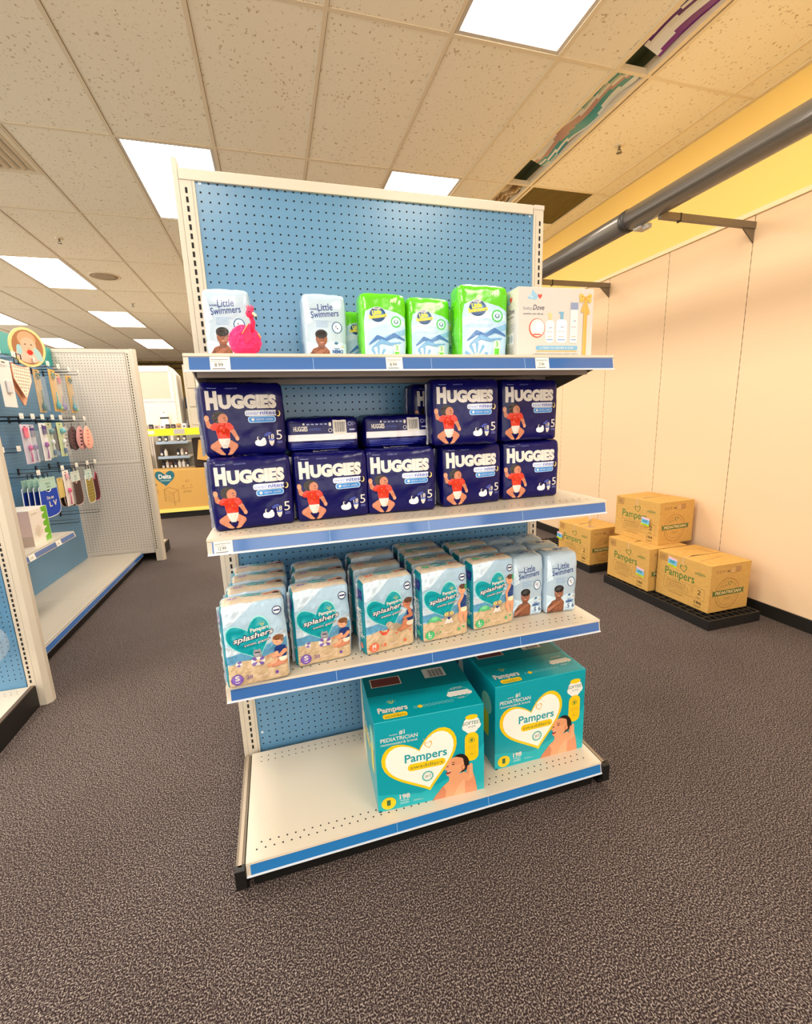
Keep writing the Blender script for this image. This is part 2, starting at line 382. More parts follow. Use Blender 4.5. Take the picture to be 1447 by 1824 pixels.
def make_huggies_flat():
    t = thing('diaper_pack', None, 'diaper pack'); mb = MB(); n = mat('film_navy', (5, 5, 84), .3, coat=.18, bump=(30, .3, .004), spec=.25)
    a = Art(.212, .098); a.rect(.01, .33, .99, .52, (232, 232, 240)); a.rect(.64, .48, .83, .92, WHT)
    for k in range(14): a.rect(.66+.011*k, .56, .66+.011*k+(.006 if k % 3 else .003), .86, (40, 40, 40))
    a.text('HUGGIES', .1, .62, .13, WHT, w=.19, bold=.03); a.text('overnites', .31, .63, .09, (70, 90, 190), w=.16); a.ell(.24, .82, .003, .003, WHT)
    for k in range(5): a.rect(.28+.06*k, .79, .32+.06*k, .83, (150, 160, 215))
    a.ring(.6, .62, .006, .0015, WHT, 12); a.ell(.6, .8, .004, .006, WHT); a.ring(.88, .8, .006, .0015, (170, 170, 220), 12); a.ring(.93, .8, .006, .0015, (170, 170, 220), 3); a.rect(.87, .6, .95, .64, (190, 190, 225))
    for k in range(4): a.rect(.06, .24-.05*k, .94-.07*k, .26-.05*k, (50, 66, 176))
    soft_body(mb, .212, .2, .098, {'front': n}, {'front': a, 'top': Art(.2, .2)}, seed=3, bulge=.005, crown=.006, pinch=.02)
    mb.build('wrapper', t); return t
def sun_heart(a, x, y, s, c=(240, 200, 40)):
    a.hline(x, y, s*.8, s*.75, .35, c)
    for k in range(5):
        q = math.radians(20+35*k); a.line(x+math.cos(q)*s*.62/a.W, y+math.sin(q)*s*.62/a.H, x+math.cos(q)*s*.85/a.W, y+math.sin(q)*s*.85/a.H, s*.07, c)
TEAL = (0, 158, 172)
def splash_art(kind):
    W, H = .166, .238; a = Art(W, H)
    sky, sea, sand = (162, 194, 218), (96, 162, 204), (198, 174, 140)
    a.rect(0, 0, 1, 1, sky); a.poly([(0, 1), (.55, 1), (.15, .78), (0, .74)], (206, 228, 246)); a.poly([(0, .40), (0, .52), (.5, .5), (1, .62), (1, .36)], (206, 226, 242)); a.poly([(0, .30), (0, .40), (1, .52), (1, .34)], sea)
    a.poly([(0, 0), (1, 0), (1, .40), (.75, .36), (.5, .32), (.25, .33), (0, .28)], sand)
    rs = random.Random(4)
    for k in range(26): x, y = rs.random(), rs.random()*.28; a.ell(x, y, .006+.008*rs.random(), .0012, (200, 176, 142) if k % 2 else (232, 214, 186), n=10)
    a.heart(.43, .555, .118, .118, (150, 226, 222), rot=16); a.heart(.43, .555, .113, .112, TEAL, rot=16)
    sun_heart(a, .62, .725, .012); a.text('Pampers', .43, .655, .042, WHT, w=.29, bold=.025, rot=6)
    a.text('splashers', .14, .55, .062, NAVY, w=.66, bold=.085, shear=.25, rot=7); a.text('swim pants', .30, .495, .032, NAVY, w=.44, bold=.06, rot=7)
    a.text('splashers', .15, .553, .058, WHT, w=.64, bold=.02, shear=.25, rot=7); a.text('swim pants', .31, .497, .029, WHT, w=.42, bold=.01, rot=7)
    a.ring(.87, .86, .0125, .002, NAVY); a.ell(.87, .86, .0095, .0095, (225, 236, 246)); a.rect(.82, .85, .92, .87, NAVY); a.text('NEW', .84, .885, .014, NAVY, w=.05)
    if kind == 'S':
        c = (110, 72, 170)
        a.ell(.50, .345, .012, .014, (142, 142, 150)); a.ell(.50, .40, .011, .010, (150, 150, 158)); a.ell(.463, .425, .003, .006, (150, 150, 158)); a.ell(.537, .425, .003, .006, (150, 150, 158)); a.rect(.46, .398, .54, .415, (70, 66, 84))
        a.ell(.50, .30, .019, .012, WHT)
        for q in range(4): a.limb([(.5, .3), (.5+.09*math.cos(q*1.57+.7), .3+.045*math.sin(q*1.57+.7))], [.001, .005], (120, 96, 176))
        a.ell(.5, .305, .007, .0045, sand); a.ell(.2, .30, .009, .0095, WHT); a.poly([(.2, .3), (.25, .32), (.22, .34), (.17, .33)], (120, 96, 176)); a.poly([(.2, .3), (.15, .28), (.2, .265), (.23, .28)], (120, 96, 176))
        a.ell(.66, .33, .003, .003, (226, 120, 100), n=5)
        # baby sitting in a blue top
        a.limb([(.86, .27), (.76, .235), (.66, .215)], [.010, .0085, .005], SKIN2); a.limb([(.86, .25), (.92, .235), (.74, .20)], [.010, .009, .005], SKIN1)
        a.ell(.90, .27, .012, .009, (240, 226, 206)); a.poly([(.78, .42), (.84, .445), (.94, .43), (.97, .37), (.95, .29), (.80, .29), (.76, .36)], (28, 60, 130))
        a.limb([(.80, .35), (.76, .31), (.72, .335)], [.006, .005, .004], SKIN2); a.limb([(.93, .36), (.86, .315), (.78, .32)], [.006, .005, .004], SKIN2)
        a.ell(.84, .505, .0145, .0155, SKIN2); a.ell(.85, .535, .0145, .008, (126, 82, 50)); a.ell(.905, .51, .004, .007, (126, 82, 50)); a.ell(.81, .512, .0014, .0016, HAIR); a.ell(.85, .512, .0014, .0016, HAIR); a.ell(.825, .485, .003, .0015, (200, 90, 80))
    elif kind == 'M':
        c = (236, 104, 62)
        a.ell(.55, .355, .024, .011, (176, 160, 140), rot=-10); a.ell(.46, .395, .011, .009, (184, 168, 148)); a.limb([(.6, .35), (.72, .335)], [.008, .002], (168, 152, 132)); a.ell(.44, .40, .0012, .0012, HAIR)
        a.ell(.36, .28, .0095, .005, (222, 70, 44)); a.limb([(.31, .29), (.28, .32)], [.0016, .0028], (222, 70, 44)); a.limb([(.41, .29), (.44, .32)], [.0016, .0028], (222, 70, 44)); a.ell(.6, .25, .004, .003, c, n=5); a.ell(.9, .24, .004, .004, c, n=5)
        a.limb([(.86, .34), (.78, .39), (.70, .27)], [.010, .008, .0045], SKIN1); a.limb([(.88, .32), (.78, .30), (.64, .285)], [.010, .008, .0045], SKIN1)
        a.ell(.90, .35, .014, .010, (240, 226, 200)); a.poly([(.82, .53), (.9, .55), (.97, .5), (.97, .38), (.84, .38)], (24, 56, 128)); a.limb([(.88, .54), (.92, .45), (.76, .44)], [.0065, .0055, .004], SKIN1)
        a.ell(.84, .63, .014, .0165, SKIN1); a.ell(.86, .67, .014, .009, (90, 56, 40)); a.ell(.92, .66, .006, .009, (90, 56, 40)); a.ell(.80, .635, .0014, .0014, HAIR); a.ell(.845, .635, .0014, .0014, HAIR); a.ell(.82, .605, .003, .0013, (180, 80, 70))
    else:
        c = (62, 178, 112)
        a.ell(.25, .335, .020, .009, (84, 190, 130)); a.ell(.25, .35, .012, .007, (120, 210, 150)); a.limb([(.13, .31), (.10, .295)], [.003, .002], (84, 190, 130)); a.limb([(.36, .31), (.39, .295)], [.003, .002], (84, 190, 130))
        a.ell(.55, .36, .019, .014, (156, 148, 132)); a.ell(.49, .385, .007, .006, (236, 214, 130)); a.ell(.61, .385, .007, .006, (236, 214, 130)); a.ell(.49, .385, .002, .002, HAIR); a.ell(.61, .385, .002, .002, HAIR); a.ell(.55, .28, .012, .010, WHT); a.heart(.55, .315, .012, .011, (24, 60, 130)); a.ell(.55, .355, .003, .002, (220, 150, 60)); a.ell(.48, .25, .004, .004, WHT); a.ell(.62, .25, .004, .004, WHT)
        a.limb([(.84, .40), (.80, .30), (.84, .215)], [.0105, .0085, .005], SKIN2); a.limb([(.92, .40), (.93, .30), (.93, .22)], [.0105, .0085, .005], SKIN2)
        a.ell(.89, .40, .013, .009, (240, 226, 190)); a.poly([(.82, .60), (.88, .62), (.94, .59), (.96, .43), (.80, .43)], (26, 70, 140)); a.limb([(.85, .60), (.77, .50), (.79, .41)], [.006, .005, .0038], SKIN2)
        a.ell(.85, .69, .0135, .016, SKIN2); a.ell(.87, .73, .013, .008, (90, 60, 44)); a.ell(.935, .715, .005, .010, (60, 160, 120)); a.ell(.82, .695, .0013, .0013, HAIR); a.ell(.86, .695, .0013, .0013, HAIR); a.ell(.835, .665, .003, .0013, (190, 80, 70))
        a.ell(.40, .22, .003, .003, c, n=5); a.ell(.88, .14, .0035, .0035, c)
    a.ell(.15, .115, .0155, .0155, c); a.text(kind, .15, .105, .055, WHT, w=.07, bold=.03, al='C'); a.rect(.115, .075, .185, .084, (230, 224, 240))
    a.text({'S': '20', 'M': '18', 'L': '17'}[kind], .29, .10, .05, c, w=.10)
    a.rect(.43, .105, .62, .115, (226, 206, 190)); a.ell(.78, .115, .0045, .005, c)
    return a
def make_splash(kind):
    def mk():
        W, H, Dp = .166, .238, .088; t = thing('swim_pants_pack', None, 'diaper pack'); mb = MB()
        sky = film('film_sky', (150, 188, 214)); tl = film('film_teal', (0, 132, 150))
        top = Art(W, Dp); top.rect(0, 0, 1, .75, (204, 190, 170)); top.rect(0, .7, 1, 1, (150, 196, 226)); top.ell(.5, .5, .032, .017, TEAL); top.text('splashers', .3, .42, .12, WHT, w=.38, bold=.03)
        top.limb([(.72, .4), (.85, .5), (.95, .6)], [.006, .006, .004], SKIN1); top.ell(.9, .45, .010, .006, (60, 50, 70))
        top.ell(.2, .42, .013, .009, {'S': (140, 120, 190), 'M': (236, 120, 82), 'L': (86, 196, 136)}[kind]); top.text(kind, .2, .36, .12, WHT, w=.03, al='C', bold=.02)
        side = Art(Dp, H); side.rect(0, 0, .42, 1, (186, 214, 236)); side.rect(.42, 0, .98, 1, (0, 128, 146)); side.rrect(.5, .75, .9, .88, .004, (26, 44, 130)); side.text('splashers', .78, .22, .14, WHT, w=1.1, rot=90, bold=.02, shear=.2)
        side.ell(.68, .12, .010, .010, {'S': (140, 120, 190), 'M': (236, 120, 82), 'L': (86, 196, 136)}[kind])
        soft_body(mb, W, Dp, H, {'front': sky, 'left': tl, 'right': tl, 'back': sky}, {'front': splash_art(kind), 'top': top, 'left': side, 'right': side}, seed={'S': 5, 'M': 6, 'L': 7}[kind], bulge=.007, crown=.006, pinch=.18)
        mb.build('wrapper', t)
        f = MB(); fin(f, -W/2, Dp, H*.96, mat('seal_white', (236, 238, 242), .3, coat=.5), seed=2); tag(f.build('seal_strip', t), 'white crimped side seal')
        return t
    return mk
def swimmer_art(W, H):
    a = Art(W, H); nb = (26, 56, 128)
    a.poly([(0, 0), (1, 0), (1, .30), (.7, .34), (.35, .28), (0, .34)], (196, 222, 240)); a.poly([(0, .55), (.2, .6), (.1, .9), (0, .95)], (206, 228, 244))
    a.text('HUGGIES', .16, .77, .018, nb, w=.16, bold=.04); a.text('Little', .33, .755, .095, nb, w=.36, bold=.012, shear=.1, rot=5); a.text('Swimmers', .17, .655, .088, nb, w=.66, bold=.012, shear=.1, rot=6)
    for k in range(4): a.rect(.27, .61-.026*k, .56-.02*(k % 2), .617-.026*k, (120, 160, 206))
    a.line(.5, .62, .66, .6, .0007, (120, 160, 206))
    a.ell(.76, .53, .0155, .0185, (40, 100, 150)); a.ell(.76, .53, .0125, .0155, (226, 234, 242)); a.ell(.76, .55, .008, .006, (190, 206, 226)); a.ell(.77, .515, .0022, .0022, nb); a.ell(.735, .54, .0015, .002, nb)
    # child with bare shoulders
    a.poly([(.03, 0), (.05, .13), (.17, .23), (.30, .26), (.46, .26), (.55, .20), (.57, 0)], (140, 86, 60)); a.poly([(.03, 0), (.06, .13), (.18, .20), (.24, .10), (.20, 0)], (108, 66, 46)); a.limb([(.08, .08), (.3, .17), (.43, .23)], [.007, .006, .005], (156, 98, 70))
    a.poly([(.28, .30), (.30, .22), (.43, .22), (.45, .30)], (112, 68, 50)); a.ell(.375, .365, .0165, .022, (136, 84, 60)); a.ell(.375, .435, .0175, .0135, (24, 18, 18)); a.rect(.24, .40, .28, .44, (24, 18, 18)); a.rect(.475, .40, .505, .44, (24, 18, 18)); a.ell(.335, .375, .0022, .0013, HAIR); a.ell(.415, .375, .0022, .0013, HAIR); a.ell(.375, .315, .005, .0018, (200, 150, 130)); a.ell(.38, .35, .0022, .002, (110, 64, 46))
    a.text('NEMO', .62, .17, .045, (26, 84, 160), w=.26, bold=.05); a.rect(.66, .23, .8, .238, (26, 84, 160)); a.text('5 6', .68, .075, .07, nb, w=.24, bold=.01); a.text('10', .59, .075, .04, (150, 176, 210), w=.06)
    a.ell(.72, .31, .006, .004, (60, 110, 160)); a.ell(.87, .26, .004, .002, (236, 196, 130)); a.rect(.60, .045, .84, .052, (150, 176, 210))
    return a
def make_swimmers():
    W, H, Dp = .124, .222, .092; t = thing('swim_pants_pack', None, 'diaper pack'); mb = MB(); b = film('film_ice', (176, 200, 220))
    top = Art(W, Dp); top.ell(.5, .45, .026, .010, (150, 186, 220)); top.text('Swimmers', .28, .4, .14, (36, 66, 140), w=.45, bold=.02); top.ell(.75, .7, .010, .005, (230, 170, 110))
    sd = Art(Dp, H); sd.text('Little Swimmers', .62, .2, .12, (60, 96, 160), w=1.3, rot=90, bold=.01); sd.ell(.5, .1, .012, .008, (150, 190, 224))
    soft_body(mb, W, Dp, H, {'front': b}, {'front': swimmer_art(W, H), 'top': top, 'left': sd}, seed=9, bulge=.008, crown=.007, pinch=.14, wr=.0028)
    mb.build('wrapper', t); return t
def make_green():
    W, H, Dp = .14, .200, .092; t = thing('swim_pants_pack', None, 'diaper pack'); mb = MB(); g = film('film_green', (88, 196, 18)); a = Art(W, H)
    a.poly([(.06, 0), (1, 0), (1, .64), (.8, .72), (.55, .76), (.3, .8), (.1, .74), (.06, .6)], (176, 208, 234)); a.poly([(.5, .3), (1, .42), (1, .5), (.5, .38)], (130, 182, 220)); a.poly([(.06, .46), (.5, .56), (1, .52), (1, .60), (.5, .66), (.06, .56)], (200, 222, 240))
    for k in range(9): q = math.radians(20+17*k); a.limb([(.34, .02), (.34+.22*math.cos(q), .02+.20*math.sin(q))], [.002, .005], (224, 238, 248) if k % 2 else (120, 176, 220))
    a.ell(.36, .69, .0255, .0225, (210, 226, 240)); a.ell(.36, .69, .0245, .0215, (20, 70, 120)); a.ell(.36, .705, .018, .011, (50, 120, 170)); a.text('Little', .25, .685, .06, (250, 226, 60), w=.20, bold=.05, rot=8); a.text('Swimmers', .17, .625, .052, (250, 226, 60), w=.40, bold=.05, rot=8); a.text('HUGGIES', .27, .765, .022, WHT, w=.16, bold=.03)
    a.ring(.76, .59, .0165, .0035, (70, 200, 70)); a.ell(.76, .59, .0125, .0125, (190, 226, 236)); a.ell(.76, .59, .007, .006, (60, 110, 130)); a.ell(.76, .595, .004, .004, (210, 230, 240))
    a.text('NEMO', .26, .04, .055, WHT, w=.26, bold=.05); a.text('3', .76, .17, .07, (96, 206, 50), w=.05, bold=.03, al='C'); a.rrect(.69, .01, .83, .27, .008, (214, 240, 214)); a.text('3', .76, .185, .065, (80, 190, 50), w=.05, bold=.03, al='C'); a.rect(.71, .06, .81, .16, (96, 206, 50)); a.text('12', .76, .02, .035, (96, 206, 50), w=.06, al='C')
    a.limb([(.16, .27), (.34, .37), (.52, .33), (.70, .40), (.95, .33)], [.002, .006, .004, .006, .002], (64, 116, 180)); a.limb([(.22, .22), (.42, .31), (.62, .27), (.85, .29)], [.002, .006, .004, .002], (110, 166, 214))
    for k in range(3): a.limb([(.66+.05*k, .87), (.69+.05*k, .91+.01*k)], [.002, .003], (206, 244, 180))
    sd = Art(Dp, H); sd.text('Little Swimmers', .6, .2, .12, (30, 90, 60), w=1.2, rot=90)
    soft_body(mb, W, Dp, H, {'front': g}, {'front': a, 'left': sd}, seed=11, bulge=.007, crown=.006, pinch=.12, wr=.0028)
    mb.build('wrapper', t); return t

# ------------------------------------------------------------------ rigid cartons
def carton_body(mb, w, d, h, m, arts, bev=.002):
    mb.box(-w/2, w/2, -d/2, d/2, 0, h, m, bev)
    F = {'front': lambda u, v, o: (u-w/2, -d/2-o, v), 'left': lambda u, v, o: (-w/2-o, d/2-u, v), 'top': lambda u, v, o: (u-w/2, v-d/2, h+o), 'right': lambda u, v, o: (w/2+o, u-d/2, v)}
    for k, a in arts.items(): a.put(mb, F[k], base=.0002, step=.00003)
def swaddle_front(W, H):
    a = Art(W, H); Y = (252, 204, 20)
    a.poly([(0, 0), (1, 0), (1, .55), (.8, .28), (.4, .12), (0, .2)], (24, 178, 192))
    a.text('NURSES', .13, .835, .012, WHT, w=.07); a.text('#1', .215, .835, .045, WHT, w=.05, bold=.02); a.text('PEDIATRICIAN', .05, .775, .04, WHT, w=.33, bold=.012); a.text('recommended', .05, .735, .026, WHT, w=.19, bold=.005); a.text('& brand.', .25, .735, .026, WHT, w=.13, bold=.005)
    a.heart(.42, .45, .255, .215, Y, rot=12); a.heart(.42, .452, .232, .192, (250, 248, 240), rot=12)
    a.hline(.475, .655, .026, .026, .25, (240, 170, 50), rot=10)
    for k in range(4): q = math.radians(35+32*k); a.line(.475+math.cos(q)*.055, .665+math.sin(q)*.07, .475+math.cos(q)*.075, .665+math.sin(q)*.095, .0012, (190, 180, 130))
    a.text('Pampers', .255, .50, .088, TEAL, w=.39, bold=.02)
    a.rrect(.28, .395, .63, .475, .013, Y); a.text('swaddlers', .305, .415, .04, (60, 110, 60), w=.30)
    a.ring(.46, .30, .019, .005, (90, 186, 180), wav=.08); a.text('#1', .46, .285, .035, (80, 110, 110), w=.045, al='C'); a.ring(.46, .30, .0125, .0012, (170, 210, 205))
    # badge
    for x, y, r in ((.88, .80, .030), (.845, .77, .02), (.915, .775, .02), (.88, .75, .024)): a.ell(x, y, r, r*.85, (238, 240, 236))
    a.ell(.88, .875, .022, .009, Y); a.text('SOFTEST', .885, .79, .036, (60, 120, 100), w=.18, al='C', bold=.01); a.text('EVER', .885, .755, .018, (60, 120, 100), w=.07, al='C')
    a.rrect(.815, .37, .945, .70, .022, Y); a.ring(.88, .61, .011, .002, (80, 130, 60)); a.ell(.88, .61, .005, .006, (80, 130, 60)); a.ring(.88, .45, .012, .001, (190, 160, 40)); a.text('0', .88, .437, .026, (90, 120, 60), w=.022, al='C')
    for k in range(3): a.rect(.835, .545-.018*k, .925, .55-.018*k, (200, 170, 50))
    # baby in profile held by a hand
    S, S2 = (232, 164, 122), (206, 132, 96)
    a.poly([(.50, 0), (.53, .05), (.60, .14), (.66, .19), (.66, .26), (.80, .25), (.84, .14), (.86, 0)], S); a.poly([(.50, 0), (.53, .05), (.60, .14), (.63, .08), (.62, 0)], S2); a.poly([(.70, .0), (.74, .1), (.80, .17), (.86, .1), (.86, 0)], (240, 178, 138))
    a.ell(.77, .37, .030, .036, HAIR, rot=20); a.ell(.72, .35, .031, .034, S, rot=8); a.ell(.68, .28, .017, .015, S); a.ell(.745, .40, .02, .014, (226, 156, 114)); a.ell(.635, .335, .005, .006, S)
    a.ell(.648, .36, .0035, .002, (70, 40, 30), rot=-15); a.ell(.70, .372, .005, .0022, (70, 40, 30), rot=-10); a.ell(.70, .395, .008, .0014, (120, 76, 50), rot=-12); a.ell(.655, .29, .0085, .0055, (150, 36, 36), rot=18); a.ell(.66, .302, .007, .0018, WHT, rot=18)
    a.ell(.795, .315, .007, .010, S2); a.ell(.797, .316, .004, .006, S)
    a.limb([(.87, .02), (.86, .17), (.85, .31)], [.022, .017, .006], (224, 150, 112)); a.limb([(.84, .17), (.80, .245)], [.010, .006], S); a.limb([(.87, .19), (.872, .33)], [.008, .005], (236, 170, 130))
    a.ell(.095, .085, .024, .0225, Y); a.text('1', .095, .06, .06, (40, 100, 60), w=.034, al='C', bold=.02); a.rect(.08, .04, .11, .046, (150, 160, 50))
    a.text('198', .195, .105, .05, WHT, w=.095, bold=.03)
    for k in range(2): a.text('SWADDLERS' if k == 0 else 'DIAPERS', .20, .075-.03*k, .02, (206, 238, 240), w=.08)
    a.rect(.32, .06, .39, .064, (170, 220, 224)); a.rect(.32, .05, .42, .054, (170, 220, 224)); a.rect(.005, 0, .03, .012, (20, 20, 20))
    return a
def make_swaddle():
    W, H, Dp = .366, .326, .33; t = thing('diaper_carton', None, 'box'); m = mat('teal_card', (0, 158, 176), .3, coat=.15)
    top = Art(W, Dp); top.rect(0, .42, 1, 1, (0, 128, 142)); top.rect(0, .415, 1, .422, (0, 90, 100)); sun_heart(top, .2, .27, .02, (230, 220, 60)); top.text('Pampers', .06, .13, .075, WHT, w=.27, bold=.035); top.rrect(.09, .03, .31, .10, .009, (246, 206, 30)); top.text('swaddlers', .11, .045, .032, (70, 110, 60), w=.18)
    for k in range(9): top.ring(.40+.042*k, .13, .0065, .0014, (150, 226, 224), 10)
    top.ell(.44, .13, .008, .008, (246, 206, 30))
    top.ell(.84, .24, .040, .034, (70, 196, 200)); top.ell(.84, .24, .036, .030, (0, 150, 168))
    for k in range(5): top.ell(.75+.045*k, .22, .012, .011, (236, 238, 232))
    top.rect(.74, .22, .94, .27, (236, 238, 232)); top.text('SOFTEST', .84, .30, .03, WHT, w=.12, al='C', rot=4); top.text('EVER', .84, .14, .025, WHT, w=.06, al='C')
    top.rect(.06, .56, .36, .72, (236, 226, 216)); top.rect(.07, .57, .35, .71, (126, 60, 44)); top.rect(.60, .58, .82, .76, (236, 236, 230))
    for k in range(13): top.rect(.65+.012*k, .59, .65+.012*k+(.007 if k % 3 else .003), .73, (30, 30, 30))
    for k in range(2): top.rect(.3, .37-.02*k, .55, .374-.02*k, (0, 120, 136))
    sd = Art(Dp, H); sd.text('Pampers', .2, .5, .09, WHT, w=.5, bold=.03); sd.ell(.8, .7, .04, .04, (150, 220, 200)); sd.rrect(.7, .3, .85, .6, .015, (230, 214, 40)); sd.rrect(.25, .38, .6, .46, .012, (246, 206, 30)); sd.poly([(0, 0), (.3, 0), (.1, 1), (0, 1)], (220, 216, 190))
    mb = MB(); carton_body(mb, W, Dp, H, m, {'front': swaddle_front(W, H), 'top': top, 'left': sd}); mb.build('printed_box', t)
    return t
def make_brown():
    W, H, Dp = .335, .318, .415; t = thing('shipping_carton', None, 'box'); g = (62, 122, 58); g2 = (120, 104, 60)
    L = Art(Dp, H); L.rect(.04, .80, .19, .96, (150, 108, 60)); L.rect(.05, .81, .18, .95, (196, 150, 88))
    for k in range(4): L.rect(.07+.025*k, .83, .08+.025*k, .93, (120, 84, 50))
    L.hline(.52, .76, .055, .048, .22, g, rot=10); L.text('Pampers', .17, .52, .17, g, w=.56, bold=.005); L.ell(.82, .76, .024, .012, (176, 150, 80)); L.rect(.73, .735, .91, .775, (150, 140, 76))
    for x0, y0, x1, y1 in ((.16, .46, .92, .465), (.16, .22, .92, .225), (.16, .22, .163, .465), (.92, .22, .923, .465), (.70, .22, .703, .465), (.22, .26, .62, .264), (.22, .37, .62, .374), (.22, .26, .224, .374), (.62, .26, .624, .374)): L.rect(x0, y0, x1, y1, g2)
    L.text('swaddlers', .22, .40, .035, g2, w=.36); L.text('2', .80, .32, .10, (50, 60, 40), w=.06); L.rect(.78, .25, .86, .262, g2); L.text('186', .76, .12, .06, (60, 62, 40), w=.12, bold=.01); L.rect(.74, .07, .88, .08, g2); L.rect(.76, .045, .86, .055, g2)
    for k in range(3): L.rect(.26, .345-.027*k, .58, .352-.027*k, (150, 120, 74)); L.rect(.26, .18-.02*k, .55, .185-.02*k, (160, 124, 76))
    R = Art(W, H); R.ring(.45, .38, .100, .0035, (138, 100, 48), n=40, wav=.05); R.ring(.45, .38, .082, .002, (138, 100, 48)); R.poly([(.08, .33), (.12, .36), (.82, .36), (.86, .33), (.86, .48), (.82, .44), (.12, .44), (.08, .48)], (92, 110, 56)); R.rect(.13, .345, .81, .455, (92, 110, 56)); R.text('PEDIATRICIAN', .15, .37, .062, (236, 206, 150), w=.64, bold=.02)
    R.hline(.5, .58, .032, .032, .25, g, rot=10); R.text('Number #1', .28, .52, .03, g2, w=.2, rot=10); R.rect(.4, .25, .52, .258, g2); R.rect(.36, .28, .56, .287, g2)
    for x in (.12, .2, .28): R.rect(x, .865, x+.06, .88, (150, 112, 66)); R.rect(x, .83, x+.06, .84, (150, 112, 66))
    R.poly([(.36, .85), (.46, .875), (.46, .825)], (130, 96, 56)); R.rrect(.48, .80, .74, .93, .010, (176, 132, 76)); R.rrect(.49, .81, .60, .92, .006, (206, 162, 98)); R.line(.1, .99, .98, .99, .001, (150, 108, 60))
    T = Art(W, Dp); T.rect(.0, .493, 1, .505, (96, 64, 36)); T.poly([(.2, .505), (.6, .505), (.25, .54)], (70, 46, 28)); T.rect(.14, .60, .6, .603, g2); T.rect(.14, .82, .6, .823, g2); T.rect(.14, .60, .144, .823, g2); T.rect(.6, .60, .604, .823, g2); T.ring(.36, .71, .018, .0015, g2)
    for k in range(5): T.rect(.1+.16*k, .25+.02*k, .2+.16*k, .27+.02*k, (176, 132, 72)); T.rect(.7, .58+.05*k, .9, .59+.05*k, (176, 132, 72))
    mb = MB(); carton_body(mb, W, Dp, H, CARD, {'left': L, 'front': R, 'top': T}, .003)
    mb.build('cardboard_box', t)
    tp = MB(); tp.box(-.168, -.12, -.012, .012, .3182, .3186, mat('tape', (206, 168, 110), .3)); tp.box(-.1679, -.1685, -.012, .012, .27, .3186, mat('tape', (206, 168, 110), .3)); tp.build('packing_tape', t)
    return t

# ------------------------------------------------------------------ peg panels, uprights, shelves
IN = .0254
def dots(mb, org, U, V, nu, nv, pu, pv, r, m=None, off=.0005, nrm=None, skip=None, n=8):
    org = Vector(org); U = Vector(U); V = Vector(V); N = Vector(nrm)*off
    for i in range(nu):
        for j in range(nv):
            if skip and skip(i, j): continue
            mb.disc(org+U*(i*pu)+V*(j*pv)+N, U, V, r, m or HOLE, n)
def slots(mb, x, y, z0, z1, nrm, horiz, m=None, w=.0055, h=.0155):
    """vertical row of rectangular slots; horiz: unit vector across"""
    H = Vector(horiz); N = Vector(nrm)*.0006; z = z0
    while z < z1:
        c = Vector((x, y, z))+N; u = H*w/2; v = Vector((0, 0, h/2)); mb.quad(c-u-v, c+u-v, c+u+v, c-u+v, m or HOLE); z += IN

